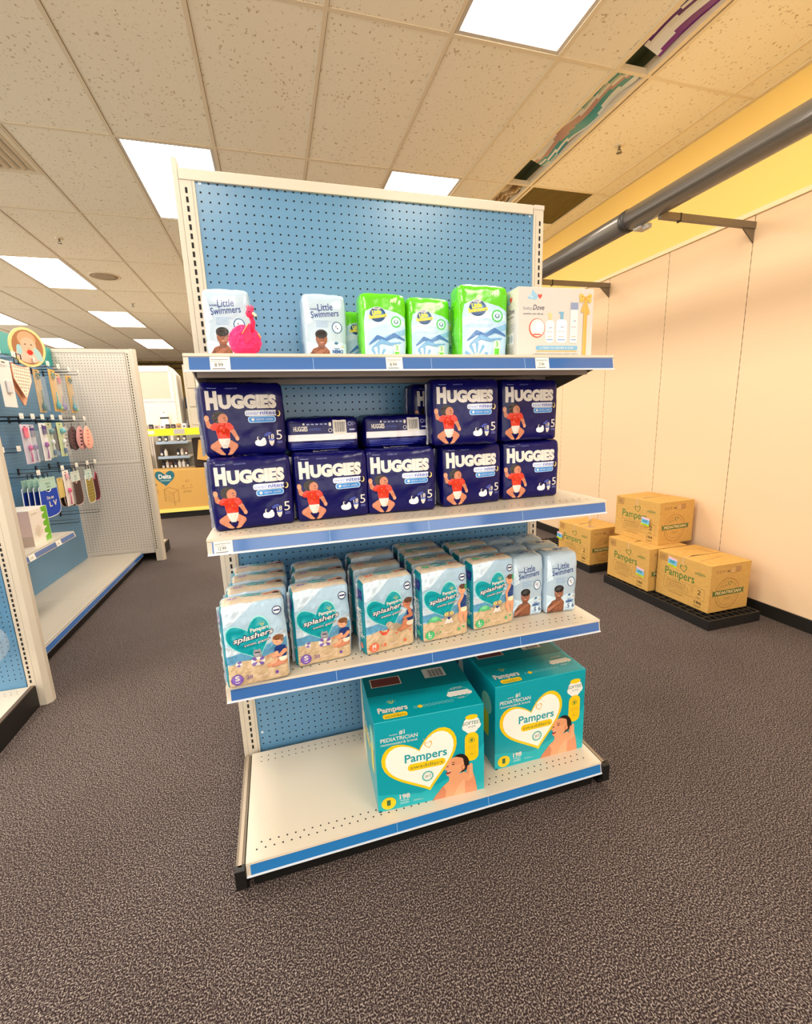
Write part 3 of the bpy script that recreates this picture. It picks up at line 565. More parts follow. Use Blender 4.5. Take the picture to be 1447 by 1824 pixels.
W = 48*IN
Z1, Z2, Z3, Z4 = 1.5292, 1.0728, .6478, .1115
ZT = 2.118
def shelf(parent, z, dep, base=False, x0=-.004, x1=W+.004, sgn=-1, tags=(), seams=()):
    mb = MB(); yf = sgn*dep; t = .003
    mb.box(x0, x1, sgn*.022, yf, z-t, z, CREAM)                       # deck
    mb.box(x0, x1, yf, yf-sgn*.004, z-.034, z-.0005, CREAM)              # front fold
    if not base:
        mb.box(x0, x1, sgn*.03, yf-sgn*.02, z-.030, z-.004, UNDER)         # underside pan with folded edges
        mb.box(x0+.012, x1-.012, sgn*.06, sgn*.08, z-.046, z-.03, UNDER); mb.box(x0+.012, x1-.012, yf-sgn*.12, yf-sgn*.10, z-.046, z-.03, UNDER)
    for row in (.030, .052):
        dots(mb, (x0+.03, yf-sgn*row, z), (1, 0, 0), (0, 1, 0), 46, 1, IN*1.005, 1, .0029, off=.0004, nrm=(0, 0, 1)) if row == .030 else dots(mb, (x0+.043, yf-sgn*row, z), (1, 0, 0), (0, 1, 0), 45, 1, IN*1.005, 1, .0029, off=.0004, nrm=(0, 0, 1))
    for row in (.05, .075): dots(mb, (x0+.035, sgn*row, z), (1, 0, 0), (0, 1, 0), 46, 1, IN, 1, .0026, off=.0004, nrm=(0, 0, 1))
    s = mb.build('base_deck' if base else 'shelf', parent)
    if base: mbx = MB()
    # price rail: slanted channel with a blue strip
    r = MB(); a0 = yf+sgn*.0005; zt, zb = z-.001, z-.0425; o0, o1 = yf+sgn*.004, yf+sgn*.012
    BL = RAILB2 if base else RAILB
    def strip(p, q, za, zb_, m, lift=.0):   # slanted quad with thickness
        ya = o0+(o1-o0)*(zt-za)/(zt-zb)+sgn*lift; yb = o0+(o1-o0)*(zt-zb_)/(zt-zb)+sgn*lift
        vs = [(p, ya, za), (q, ya, za), (q, yb, zb_), (p, yb, zb_), (p, ya-sgn*.003, za), (q, ya-sgn*.003, za), (q, yb-sgn*.003, zb_), (p, yb-sgn*.003, zb_)]
        r.add(vs, [(0, 1, 2, 3), (7, 6, 5, 4), (0, 4, 5, 1), (3, 2, 6, 7), (0, 3, 7, 4), (1, 5, 6, 2)], m)
    strip(x0, x1, zt, zb, WHITE)
    strip(x0+.012, x1-.004, zt-.008, zb+.004, BL, .0008)
    strip(x0, x1, zt+.001, zt-.006, CREAM, .003); strip(x0, x1, zb+.003, zb-.001, mat('clear_lip', (214, 226, 240), .15, coat=.6), .003)
    r.box(x0, x1, yf, o0, z-.005, z-.0005, CREAM)
    for sx in seams: strip(sx, sx+.0012, zt-.007, zb+.003, mat('strip_seam', (150, 190, 226), .2), .0012)
    r.build('price_rail', s)
    for (tx, price) in tags:
        g = MB()
        def fm(u, v, o, tx=tx):
            za = zb+.001+v; ya = o0+(o1-o0)*(zt-za)/(zt-zb)+sgn*(.0018+o); return (tx+u, ya, za)
        A = Art(.046, .034); A.rect(0, 0, 1, 1, TAGP)
        A.text(price, .22, .3, .24, INK, w=.42, bold=.01); A.rect(.05, .76, .9, .8, (110, 110, 110)); A.rect(.05, .64, .6, .67, (130, 130, 130)); A.rect(.1, .12, .75, .17, (60, 60, 60))
        A.put(g, fm, base=0, step=.0001); g.build('price_tag', s)
    if not base:
        for x in (x0+.004, x1-.007):
            b = MB(); b.prism([(sgn*.012, z-.005), (yf-sgn*.06, z-.005), (yf-sgn*.06, z-.03), (sgn*.16, z-.075), (sgn*.03, z-.115), (sgn*.012, z-.115)], x, x+.003, TAUPE if x > .5 else GREYP, 'x'); b.build('bracket', s)
    return s

# ------------------------------------------------------------------ the setting
def struct(mb, name): return tag(mb.build(name), kind='structure')
XW = 3.2; ZC = 3.2; YE = 12.7; XL = -6.5; YB = -5.0
gx, gy, G = -.0203, .7868, .6096
mb = MB(); mb.quad((XL, YB, 0), (XW+.1, YB, 0), (XW+.1, 19, 0), (XL, 19, 0), CARPET); mb.box(XL, XW+.1, YB, 19, -.1, -.01, CARPET); struct(mb, 'floor')
# right wall: base wall painted yellow above, cream panels in front below
mb = MB(); mb.box(XW+.012, XW+.12, YB, 19, 0, ZC+.7, WALLY); struct(mb, 'wall_right')
mb = MB(); seams = [.705+.64*k for k in range(-8, 16)]
for a, b in zip(seams[:-1], seams[1:]): mb.box(XW, XW+.012, a+.002, b-.002, .085, 2.53, WALLP, .0015)
struct(mb, 'trim_1')
mb = MB()
for s in seams:
    mb.box(XW+.004, XW+.0115, s-.002, s+.002, .085, 2.53, mat('slot_strip', (150, 138, 112), .6))
    z = .2
    while z < 2.5: mb.box(XW+.002, XW+.006, s-.0017, s+.0017, z, z+.025, HOLE); z += .05
struct(mb, 'trim_2')
mb = MB(); mb.box(XW-.014, XW+.012, YB, 19, 2.53, 2.56, mat('ledge', (240, 222, 184), .5), .002); struct(mb, 'trim_3')
mb = MB(); mb.box(XW-.008, XW+.012, YB, 19, 0, .085, mat('vinyl_base', (30, 28, 26), .35), .002); struct(mb, 'baseboard_right')
mb = MB(); LW = mat('far_wall', (214, 190, 150), .7); mb.box(XL-.1, XL, YB, 19, 0, .1, LW); mb.box(XL-.1, XL, YB, 19, 3.1, ZC+.7, LW); mb.box(XL-.1, XL, 10, 19, .1, 3.1, LW); struct(mb, 'wall_left')
for n in range(7):  # row of out-of-view windows, added to lift the ceiling and right wall
    ya = YB+2.14*n; mb = MB(); FR = mat('window_frame', (120, 118, 114), .4, metal=.6)
    mb.box(XL-.08, XL-.02, ya, ya+.05, .1, 3.1, FR); mb.box(XL-.08, XL-.02, ya+2.09, ya+2.14, .1, 3.1, FR); mb.box(XL-.08, XL-.02, ya+.05, ya+2.09, .1, .16, FR); mb.box(XL-.08, XL-.02, ya+.05, ya+2.09, 3.04, 3.1, FR); struct(mb, 'window_%d' % (n+6))
mb = MB(); mb.box(XL, XW+.1, 19, 19.1, 0, ZC+.9, mat('back_yellow', (238, 206, 120), .7)); struct(mb, 'wall_back')
mb = MB(); FW = mat('front_wall', (226, 206, 172), .7)
mb.box(XL, XW+.1, YB-.1, YB, 0, .25, FW); mb.box(XL, XW+.1, YB-.1, YB, 3.0, ZC+.7, FW); mb.box(XL, -2.5, YB-.1, YB, .25, 3.0, FW); mb.box(3.0, XW+.1, YB-.1, YB, .25, 3.0, FW); struct(mb, 'wall_front')
for n in range(5):   # unseen windows added behind the viewer so daylight brightens ceiling and shelf fronts
    xa = -2.5+1.1*n; mb = MB(); FR = mat('window_frame', (120, 118, 114), .4, metal=.6)
    mb.box(xa, xa+.05, YB-.08, YB-.02, .25, 3.0, FR); mb.box(xa+1.05, xa+1.1, YB-.08, YB-.02, .25, 3.0, FR); mb.box(xa+.05, xa+1.05, YB-.08, YB-.02, .25, .31, FR); mb.box(xa+.05, xa+1.05, YB-.08, YB-.02, 2.94, 3.0, FR); struct(mb, 'window_%d' % (n+1))
# ceiling tiles, with cells left out for lights and the open slot
LIGHTS = []
for k in (-13, -10, -7, -4, -1, 2):
    for j in range(-3, 8):
        y0 = gy+j*2*G
        if (k % 2 == 0 and j == 1 and k == 2) or True:
            par = (j % 2 != 0)
            if par and y0+2*G < YE+.1 and y0 > YB: LIGHTS.append((k, j))
cells_l = set(LIGHTS)
VENT = (-3, 1)
mb = MB(); jm = int((YE-gy)/(2*G))+1
for k in range(-15, 6):
    for j in range(-5, jm):
        x0 = gx+k*G; x1 = x0+G; y0 = gy+j*2*G; y1 = y0+2*G
        if (k, j) in cells_l: continue
        x0c, x1c, y0c, y1c = max(x0, XL), min(x1, XW+.02), max(y0, YB), min(y1, YE)
        if x1c-x0c < .01 or y1c-y0c < .01: continue
        if k == 3 and y0 < 3.3 and y0 > -2:   # narrow tile, then the open slot
            x1c = x0+.345
        if k == 4 and j == 1: y0c = y0+.62    # missing tile: dark grate
        if (k, j) == VENT: y0c, y1c = y0c, y0+.0; 
        if y1c-y0c < .01: continue
        mb.quad((x0c, y0c, ZC), (x0c, y1c, ZC), (x1c, y1c, ZC), (x1c, y0c, ZC), TILE)
# half tiles beside the vent
x0 = gx-3*G; 
mb.quad((x0, gy+2*G+G, ZC), (x0, gy+4*G, ZC), (x0+G, gy+4*G, ZC), (x0+G, gy+3*G, ZC), TILE)
struct(mb, 'ceiling')
GRIDM = mat('grid_paint', (232, 216, 186), .5)
mb = MB()
for k in range(-15, 7):
    x = gx+k*G
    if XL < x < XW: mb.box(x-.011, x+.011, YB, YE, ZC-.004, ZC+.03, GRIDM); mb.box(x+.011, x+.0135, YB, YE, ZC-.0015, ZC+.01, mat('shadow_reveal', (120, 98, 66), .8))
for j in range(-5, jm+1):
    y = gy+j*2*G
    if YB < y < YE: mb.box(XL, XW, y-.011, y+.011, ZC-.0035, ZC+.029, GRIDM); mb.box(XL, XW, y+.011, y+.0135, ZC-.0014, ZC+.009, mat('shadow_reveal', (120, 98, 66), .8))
mb.box(XW-.02, XW+.01, YB, YE, ZC-.004, ZC+.03, GRIDM)
struct(mb, 'trim_4')
# metal strip beside the slot and the dark void above it
mb = MB(); xs = gx+3*G+.345
mb.box(xs, xs+.03, -2, 3.22, ZC-.006, ZC+.12, GRIDM); mb.box(xs+.215, xs+.24, -2, 3.22, ZC-.006, ZC+.05, GRIDM); struct(mb, 'trim_5')
mb = MB(); VOID = mat('void_dark', (92, 86, 72), .9); mb.box(1.6, 3.19, -2.2, 3.6, ZC+.5, ZC+.52, VOID); mb.box(1.6, 1.62, -2.2, 3.6, ZC+.04, ZC+.5, VOID); mb.box(3.17, 3.19, -2.2, 3.6, ZC+.04, ZC+.5, VOID); mb.box(1.6, 3.19, 3.58, 3.6, ZC+.04, ZC+.5, VOID); mb.box(xs-.2, xs+.3, -2, 3.22, ZC+.16, ZC+.17, mat('duct_green', (132, 150, 128), .5)); mb.box(xs+.28, xs+.3, -2, 3.22, ZC+.03, ZC+.16, mat('duct_green', (132, 150, 128), .5)); struct(mb, 'trim_6')
mb = MB(); mb.box(XL, XW+.1, YE, 19, ZC+.85, ZC+.9, mat('dark_deck', (22, 20, 20), .9)); mb.box(XL, XW+.1, YE-.02, YE, ZC, ZC+.9, mat('dark_deck', (22, 20, 20), .9)); mb.box(XL, XW+.1, YB, YE, ZC+.7, ZC+.75, mat('dark_deck', (22, 20, 20), .9)); struct(mb, 'trim_7')
# corner chip at the slot crossing
# --- troffers
def diffuser_mat():
    m = bpy.data.materials.new('troffer_diffuser'); m.use_nodes = True; nt = m.node_tree; nt.nodes.clear()
    o = nt.nodes.new('ShaderNodeOutputMaterial'); e = nt.nodes.new('ShaderNodeEmission'); tc = nt.nodes.new('ShaderNodeTexCoord'); sx = nt.nodes.new('ShaderNodeSeparateXYZ')
    mu = nt.nodes.new('ShaderNodeMath'); mu.operation = 'MULTIPLY'; mu.inputs[1].default_value = 2*PI*3/.57; co = nt.nodes.new('ShaderNodeMath'); co.operation = 'COSINE'
    r = nt.nodes.new('ShaderNodeMapRange'); r.inputs[1].default_value = -1; r.inputs[2].default_value = 1; r.inputs[3].default_value = .72*TROFFER_POWER; r.inputs[4].default_value = 1.15*TROFFER_POWER
    nt.links.new(tc.outputs['Object'], sx.inputs[0]); nt.links.new(sx.outputs[0], mu.inputs[0]); nt.links.new(mu.outputs[0], co.inputs[0]); nt.links.new(co.outputs[0], r.inputs[0]); nt.links.new(r.outputs[0], e.inputs['Strength'])
    e.inputs['Color'].default_value = (1, .90, .78, 1); nt.links.new(e.outputs[0], o.inputs[0]); return m
DIFF = diffuser_mat()
def make_troffer():
    t = thing('ceiling_light', None, 'ceiling light', group='recessed fluorescent panels'); f = MB(); a, b = G/2-.011, G-.011
    for x0, x1, y0, y1 in ((-a, -a+.022, -b, b), (a-.022, a, -b, b), (-a+.022, a-.022, -b, -b+.022), (-a+.022, a-.022, b-.022, b)): f.box(x0, x1, y0, y1, 0, .03, WHITE)
    f.box(-a, a, -b, b, .06, .065, WHITE); f.build('frame', t)
    d = MB(); a -= .022; b -= .022; d.quad((-a, -b, .008), (-a, b, .008), (a, b, .008), (a, -b, .008), DIFF); d.build('diffuser', t); return t
tp = Proto(make_troffer)
LL = {(2, -1): 'fluorescent ceiling panel at the top edge, nearest the viewer', (-1, 1): 'fluorescent ceiling panel behind the top left corner of the blue pegboard', (2, 1): 'fluorescent ceiling panel cut off by the top rail of the blue pegboard',
      (-4, 3): 'fluorescent ceiling panel at the left edge above the round ceiling speaker', (-4, 5): 'fluorescent ceiling panel next beyond the round speaker, above the white pegboard divider', (-4, 7): 'fluorescent ceiling panel second farthest above the white cabinet',
      (-7, 5): 'fluorescent ceiling panel sliver at the left edge, level with the middle rows', (-7, 7): 'fluorescent ceiling panel just above the teal header board', (-1, 3): 'fluorescent ceiling panel mostly hidden by the left upright'}
for k, j in LIGHTS: tp.put(LL.get((k, j), 'fluorescent ceiling panel outside the picture or hidden, part of the regular rows'), (gx+k*G+G/2, gy+j*2*G+G, ZC))

# --- ceiling fittings
def sprinkler(x, y, label):
    t = thing('ceiling_sprinkler', label, 'sprinkler', (x, y, ZC), 0, 'ceiling sprinklers')
    m = MB(); m.lathe([(.035, 0), (.034, -.004), (.018, -.008)], (0, 0, 0), GRIDM, 16); m.build('escutcheon', t)
    m = MB(); m.tube([(0, 0, -.004), (0, 0, -.03)], .007, TAUPE); m.tube([(-.012, 0, -.03), (-.012, 0, -.05)], .002, TAUPE, 6); m.tube([(.012, 0, -.03), (.012, 0, -.05)], .002, TAUPE, 6); m.box(-.013, .013, -.003, .003, -.032, -.028, TAUPE); m.lathe([(.004, -.052), (.02, -.05)], (0, 0, 0), TAUPE, 12); m.build('sprinkler_head', t)
sprinkler(-1.632, 3.856, 'brass sprinkler head in the ceiling before the round speaker'); sprinkler(-1.643, 6.308, 'brass sprinkler head in the ceiling beyond the round speaker'); sprinkler(2.711, 1.369, 'brass sprinkler head in the ceiling by the grey tube, right side')
t = thing('ceiling_speaker', 'round perforated speaker grille set in the ceiling tiles', 'speaker', (-1.611, 5.03, ZC))
m = MB(); m.lathe([(.17, 0), (.168, -.006), (.15, -.008), (.145, -.004)], (0, 0, 0), GRIDM, 32); m.build('rim', t)
m = MB(); m.lathe([(.145, -.0045), (.1, -.006), (.03, -.007)], (0, 0, 0), mat('grille', (176, 158, 128), .7), 32)
for i in range(1, 9):
    for k in range(i*6): q = 2*PI*k/(i*6); m.disc((i*.0165*math.cos(q), i*.0165*math.sin(q), -.0075), (1, 0, 0), (0, 1, 0), .0025, mat('grille_hole', (110, 92, 66), .9), 5)
m.build('grille', t)
t = thing('air_vent', 'square louvred air vent in the ceiling at the left edge', 'air vent', (gx-3*G+G/2, gy+2*G+G/2, ZC))
m = MB(); m.box(-.3, .3, -.3, -.27, -.006, .02, GRIDM); m.box(-.3, .3, .27, .3, -.006, .02, GRIDM); m.box(-.3, -.27, -.27, .27, -.006, .02, GRIDM); m.box(.27, .3, -.27, .27, -.006, .02, GRIDM); m.box(-.3, .3, -.3, .3, .05, .06, BLACK); m.build('frame', t)
m = MB()
for k in range(11): x = -.26+.052*k; m.prism([(x-.018, -.002), (x-.014, -.004), (x+.018, .022), (x+.014, .024)], -.27, .27, GRIDM)
m.build('louvre', t)
t = thing('ceiling_grate', 'dark olive mesh square filling a ceiling opening by the right wall', 'ceiling panel', (gx+4*G+G/2, gy+2*G+.31, ZC))
m = MB(); OL = mat('olive_mesh', (120, 100, 40), .8, bump=(160, .6, .003)); m.box(-G/2+.012, G/2-.012, -.295, .305, .004, .012, OL)
for k in range(24): m.box(-G/2+.02+k*.0245, -G/2+.024+k*.0245, -.295, .305, .0, .004, OL)
m.build('mesh_panel', t)
# posters poking out of the open slot
def poster(name, label, pts, cols, y0, y1, x, seed):
    m = MB(); rs = random.Random(seed); n = 40
    for i in range(n):
        a = y0+(y1-y0)*i/n; b = y0+(y1-y0)*(i+1)/n
        za = ZC+.01+.01*math.sin(i*.35+seed); zb = ZC+.01+.01*math.sin((i+1)*.35+seed); xa = x+.008*math.sin(i*.22+seed); xb = x+.008*math.sin((i+1)*.22+seed)
        for q in range(10):
            c = cols[int(q*.62+1.3*math.sin(i*.13+q*.35+seed)+i/11) % len(cols)]; u0 = .013*q; u1 = .013*(q+1)
            m.add([(xa+u0, a, za+.055-u0*.35), (xb+u0, b, zb+.055-u0*.35), (xb+u1, b, zb+.055-u1*.35), (xa+u1, a, za+.055-u1*.35)], [(0, 1, 2, 3)], ink(c), True)
            m.add([(xa+u0, a, za+.057-u0*.35), (xb+u0, b, zb+.057-u0*.35), (xb+u1, b, zb+.057-u1*.35), (xa+u1, a, za+.057-u1*.35)], [(3, 2, 1, 0)], ink(c), True)
    return tag(m.build(name), label, 'poster')
poster('folded_poster', 'purple and white printed sheet lying in the ceiling slot nearest the viewer', None, [(225, 225, 222), (236, 236, 236), (120, 20, 130), (90, 90, 150), (238, 236, 236), (90, 20, 110)], -.55, .68, xs+.085, 2)
poster('folded_poster', 'teal and white printed sheet lying in the middle of the ceiling slot', None, [(226, 228, 222), (20, 140, 150), (180, 196, 176), (232, 230, 226), (190, 150, 140), (60, 150, 150)], .82, 1.78, xs+.085, 5)
poster('folded_poster', 'small crumpled brown sheet at the far end of the ceiling slot', None, [(160, 120, 60), (200, 180, 150), (120, 90, 50)], 2.05, 2.6, xs+.085, 8)

# --- valance tube on brackets
t = thing('valance_tube', 'long grey tube hanging parallel to the right wall near the ceiling', 'pipe', (2.45, 0, 2.53))
m = MB(); m.tube([(0, -3.5, 0), (0, .93, 0)], .062, PIPE, 28); m.build('tube', t); m = MB(); m.tube([(0, .96, 0), (0, 4.6, 0)], .062, PIPE, 28); m.build('tube', t)
m = MB(); m.tube([(0, .925, 0), (0, .965, 0)], .0645, mat('tube_joint', (50, 46, 42), .5), 28); m.build('joint_band', t)
m = MB(); m.tube([(.062, -3.4, .055), (.062, 4.5, .055)], .013, mat('fluoro_tube', (255, 212, 124), .5, emis=VALANCE_POWER), 10); tag(m.build('fluorescent_lamp', t), 'warm lamp behind the tube, facing the wall')
m = MB(); m.box(.0, .075, .84, .90, -.075, -.055, WHITE, .004); m.box(.02, .05, .80, .84, -.085, -.06, WHITE, .003); tag(m.build('lamp_socket', t), 'white lamp holder under the tube')
for y, lb in ((.705, 'taupe wall bracket arm holding the grey tube, nearer one'), (1.985, 'taupe wall bracket arm beside the blue pegboard, farther one'), (-.575, 'taupe wall bracket arm outside the picture on the right'), (3.265, 'taupe wall bracket arm hidden behind the blue pegboard')):
    b = thing('wall_bracket', lb, 'bracket', (XW, y, 2.47), 0, 'brackets under the tube')
    m = MB(); m.box(-.74, 0, -.012, .012, -.02, .02, TAUPE, .002); m.box(-.60, -.59, -.0125, .0125, -.026, .021, BLACK); m.build('arm', b)
    m = MB(); m.prism([(-.10, -.02), (0, -.02), (0, -.10)], -.004, .004, TAUPE); m.build('gusset', b)

# ------------------------------------------------------------------ main gondola
gon = thing('gondola_shelving', 'double-sided shelving unit with blue pegboard back and four white shelves, standing centre', 'shelving unit')
m = MB(); m.box(.026, W-.026, 0, .012, .09, ZT-.028, BLUEP)
dots(m, (.0391, 0, 2.1111-79*IN), (1, 0, 0), (0, 0, 1), 46, 80, (W-.0782)/45, IN, .0031, nrm=(0, -1, 0), skip=lambda i, j: 2.1111-79*IN+j*IN > ZT-.032 or 2.1111-79*IN+j*IN < .12)
for (i, j) in ((0, 78), (45, 78), (0, 3), (45, 3)): m.disc((.0391+i*(W-.0782)/45, -.001, 2.1111-79*IN+j*IN), (1, 0, 0), (0, 0, 1), .0055, mat('screw', (190, 215, 235), .25), 10)
m.build('pegboard', gon)
m = MB(); m.box(.026, W-.026, .034, .046, .09, ZT-.028, BLUEP); m.build('pegboard', gon)
for x, oL, oR in ((0, .018, .026), (W, .026, .016)):
    m = MB(); m.box(x-oL, x+oR, -.006, .052, 0, ZT-.004, CREAM, .0015); slots(m, x, -.006, .13, ZT-.04, (0, -1, 0), (1, 0, 0), w=.0068, h=.016)
    m.box(x+(.0165 if x == 0 else -.018), x+(.018 if x == 0 else -.0165), -.0068, -.006, .1, ZT-.03, mat('groove', (170, 160, 148), .6)); m.build('upright', gon)
m = MB(); m.box(-.034, -.0185, -.004, .05, .02, ZT+.03, CREAM, .002); tag(m.build('end_trim', gon), 'narrow cream trim strip taller than the upright')
m = MB(); m.box(-.018, W-.03, -.009, .055, ZT-.03, ZT+.002, CREAM, .002); m.build('top_rail', gon)
m = MB(); m.box(W-.024, W+.018, -.008, .054, ZT-.012, ZT+.004, WHITE, .001); m.build('end_cap', gon)
sh = []
for z, d, tg, sm in ((Z1, .4244, ((.055, '8.99'), (.492, '8.99'), (.945, '27.49')), (.30, .62, .91)), (Z2, .4264, ((.012, '12.99'),), (.31, .60, .91)), (Z3, .4271, (), (.30, .60, .91))):
    shelf(gon, z, d, tags=tg, seams=sm)
shelf(gon, Z4, .4751, base=True, seams=(.45, .77))
shelf(gon, Z4, .47, base=True, sgn=1)
for y_ in (-.455, .445): m = MB(); m.box(.01, W-.01, y_, y_+.01, 0, Z4-.03, BLACK); m.build('kick_plate', gon)
for x0, x1 in ((-.034, -.008), (W+.008, W+.032)):
    for s in (-1, 1):
        m = MB(); m.box(x0, x1, s*.012, s*.485, .045, .098, TAUPE, .002); m.box(x0+.008, x1-.008, s*.012, s*.478, .098, .101, mat('taupe_light', (160, 146, 128), .35, metal=.3)); m.box(x0-.002, x1+.002, s*.47, s*.492, .035, .101, BLACK, .002); m.box(x0+.004, x1+.0, s*.35, s*.46, 0, .045, BLACK); m.box(x0+.004, x1, s*.012, s*.46, .02, .045, BLACK); m.build('base_bracket', gon)

# ------------------------------------------------------------------ products on the main gondola
HG = Proto(make_huggies); HF = Proto(make_huggies_flat)
gH = 'navy diaper packs on the second shelf'
hy = .0525
for args in [('navy diaper pack standing upright, front of bottom row, first from the left', .112, -.350, Z2, 7), ('navy diaper pack standing upright, front of bottom row, second from the left', .338, -.330, Z2, 3), ('navy diaper pack standing upright, front of bottom row, third from the left', .556, -.330, Z2, -4),
             ('navy diaper pack standing upright, front of bottom row, fourth from the left', .795, -.310, Z2, 4), ('navy diaper pack standing upright, front of bottom row, rightmost', 1.030, -.290, Z2, -1),
             ('navy diaper pack upright on top of the leftmost bottom-row pack', .107, -.318, Z2+.2, 9), ('navy diaper pack upright in the top row beside the flat-lying packs, second from the right', .766, -.345, Z2+.2, -3), ('navy diaper pack upright at the right end of the top row', 1.012, -.300, Z2+.2, 2)]:
    lb, x, y, z, rz = args; HG.put(lb, (x, y+hy, z), rz, group=gH)
HF.put('navy diaper pack lying flat showing a white stripe, left one of two', (.328, -.285+.1, Z2+.2), 0, group=gH)
HF.put('navy diaper pack lying flat showing a white stripe, right one of two', (.558, -.275+.1, Z2+.2), 2, group=gH)
for lb, x, y, z, rz in [('navy diaper pack behind the front pack at the bottom left', .098, -.185, Z2, 5), ('navy diaper pack behind the upper left pack', .094, -.155, Z2+.2, 9), ('navy diaper pack behind the rightmost bottom-row pack', 1.03, -.13, Z2, 0), ('navy diaper pack behind the second bottom-row pack', .338, -.165, Z2, 0), ('navy diaper pack behind the third bottom-row pack', .565, -.165, Z2, 0), ('navy diaper pack behind the fourth bottom-row pack', .795, -.150, Z2, 0), ('navy diaper pack behind the top-row pack at the inner right', .752, -.165, Z2+.2, 4), ('navy diaper pack behind the top-row pack at the right end', 1.02, -.145, Z2+.2, 0)]:
    HG.put(lb, (x, y+hy, z), rz, group=gH)
S = Proto(make_splash('S')); M_ = Proto(make_splash('M')); L_ = Proto(make_splash('L')); LS = Proto(make_swimmers)
gS = 'pale blue swim pants packs on the third shelf'; dp = .044
words = ['front', 'second', 'third', 'rearmost']
for i, (x, y, rz) in enumerate([(.086, -.447, 5), (.094, -.345, 6), (.100, -.248, 4), (.098, -.152, 5)]): S.put('swim pants pack with purple S badge, %s of the leftmost column' % words[i], (x, y+dp, Z3), rz, rx=(-3 if i == 0 else 0), group=gS)
for i, (x, y, rz) in enumerate([(.272, -.393, 6), (.285, -.285, 5), (.288, -.18, 8)]): S.put('swim pants pack with purple S badge, %s of the second column' % words[i], (x, y+dp, Z3), rz, group=gS)
for i, (x, y, rz) in enumerate([(.474, -.392, 9), (.470, -.270, 4), (.482, -.140, 6)]): M_.put('swim pants pack with orange M badge, %s of its column' % words[i], (x, y+dp, Z3), rz, group=gS)
for i, (x, y, rz) in enumerate([(.664, -.380, 6), (.665, -.285, 4), (.668, -.188, 3), (.670, -.10, 0)]): L_.put('swim pants pack with green L badge, %s of the left green-badge column' % words[i], (x, y+dp, Z3), rz, group=gS)
for i, (x, y, rz) in enumerate([(.848, -.358, 7), (.846, -.258, 5), (.85, -.160, 3)]): L_.put('swim pants pack with green L badge, %s of the right green-badge column' % words[i], (x, y+dp, Z3), rz, group=gS)
gL = 'ice blue swim pants packs with a bare-shouldered child'
for i in range(3): LS.put('ice blue swim pants pack, %s of the inner column on the third shelf' % words[i], (1.003+.004*i, -.325+.105*i+.046, Z3), 2-i, group=gL)
for i in range(3): LS.put('ice blue swim pants pack, %s of the right-end column on the third shelf' % words[i], (1.135-.003*i, -.338+.105*i+.046, Z3), -2+2*i, group=gL)
LS.put('ice blue swim pants pack on the top shelf behind the pink flamingo', (.092, -.21+.046, Z1), -3, scale=(1, 1, .92), group=gL)
LS.put('ice blue swim pants pack alone on the top shelf left of the green packs', (.366, -.20+.046, Z1), 2, scale=(1.03, 1, .92), group=gL)
GR = Proto(make_green); gG = 'bright green swim pants packs on the top shelf'
GR.put('bright green swim pants pack, first full-face one from the left', (.539, -.25+.046, Z1), -2, group=gG)
GR.put('bright green swim pants pack set back, half hidden at the left of the green group', (.49, -.135+.046, Z1), 4, scale=(.9, .9, .86), group=gG)
GR.put('bright green swim pants pack in the middle of the green group, shorter', (.684, -.25+.046, Z1), 0, scale=(.98, 1, .965), group=gG)
GR.put('bright green swim pants pack set back behind the gap before the tall green pack', (.79, -.13+.046, Z1), 4, scale=(.9, .9, .95), group=gG)
GR.put('bright green swim pants pack, tallest and rightmost beside the gift box', (.842, -.31+.046, Z1), -3, scale=(1.15, 1, 1.10), group=gG)
SW = Proto(make_swaddle); gW = 'teal diaper cartons on the base shelf'
SW.put('large teal diaper carton with white heart, left one, empty deck beside it', (.594, -.445+.165, Z4), -3, group=gW)
SW.put('large teal diaper carton with white heart, right one at the shelf end', (1.025, -.395+.165, Z4), -.5, scale=(1, 1, 1.01), group=gW)

# gift box
t = thing('gift_set_box', 'cream baby toiletry gift box with gold ribbon at the right end of the top shelf', 'box', (1.062, -.36+.06, Z1), -2)
W_, H_, D_ = .262, .206, .125; cm = mat('gift_card', (210, 206, 202), .3, coat=.3); a = Art(W_, H_)
def bird(a, x, y, s):
    a.poly([(x-.09*s, y), (x-.03*s, y+.06*s), (x-.02*s, y+.13*s), (x+.03*s, y+.07*s), (x+.07*s, y+.03*s), (x+.03*s, y-.02*s), (x-.03*s, y-.01*s)], (150, 196, 226)); a.poly([(x-.1*s, y+.05*s), (x-.02*s, y+.04*s), (x, y)], (186, 214, 234)); a.heart(x+.08*s, y+.03*s, .014*s, .014*s, (232, 78, 62))
bird(a, .2, .84, 1); a.text('baby', .07, .685, .045, (120, 130, 150), w=.11); a.text('Dove', .19, .685, .07, (60, 66, 92), w=.15, shear=.3, bold=.01); a.text('sensitive care gift set', .07, .62, .022, (90, 90, 110), w=.26, bold=.02)
a.ell(.25, .43, .0275, .0285, (230, 90, 70)); a.ell(.255, .435, .0245, .0255, (240, 236, 230)); a.poly([(.2, .4), (.3, .38), (.34, .49), (.24, .52)], (250, 250, 246)); a.rect(.2, .33, .3, .35, (230, 90, 70))
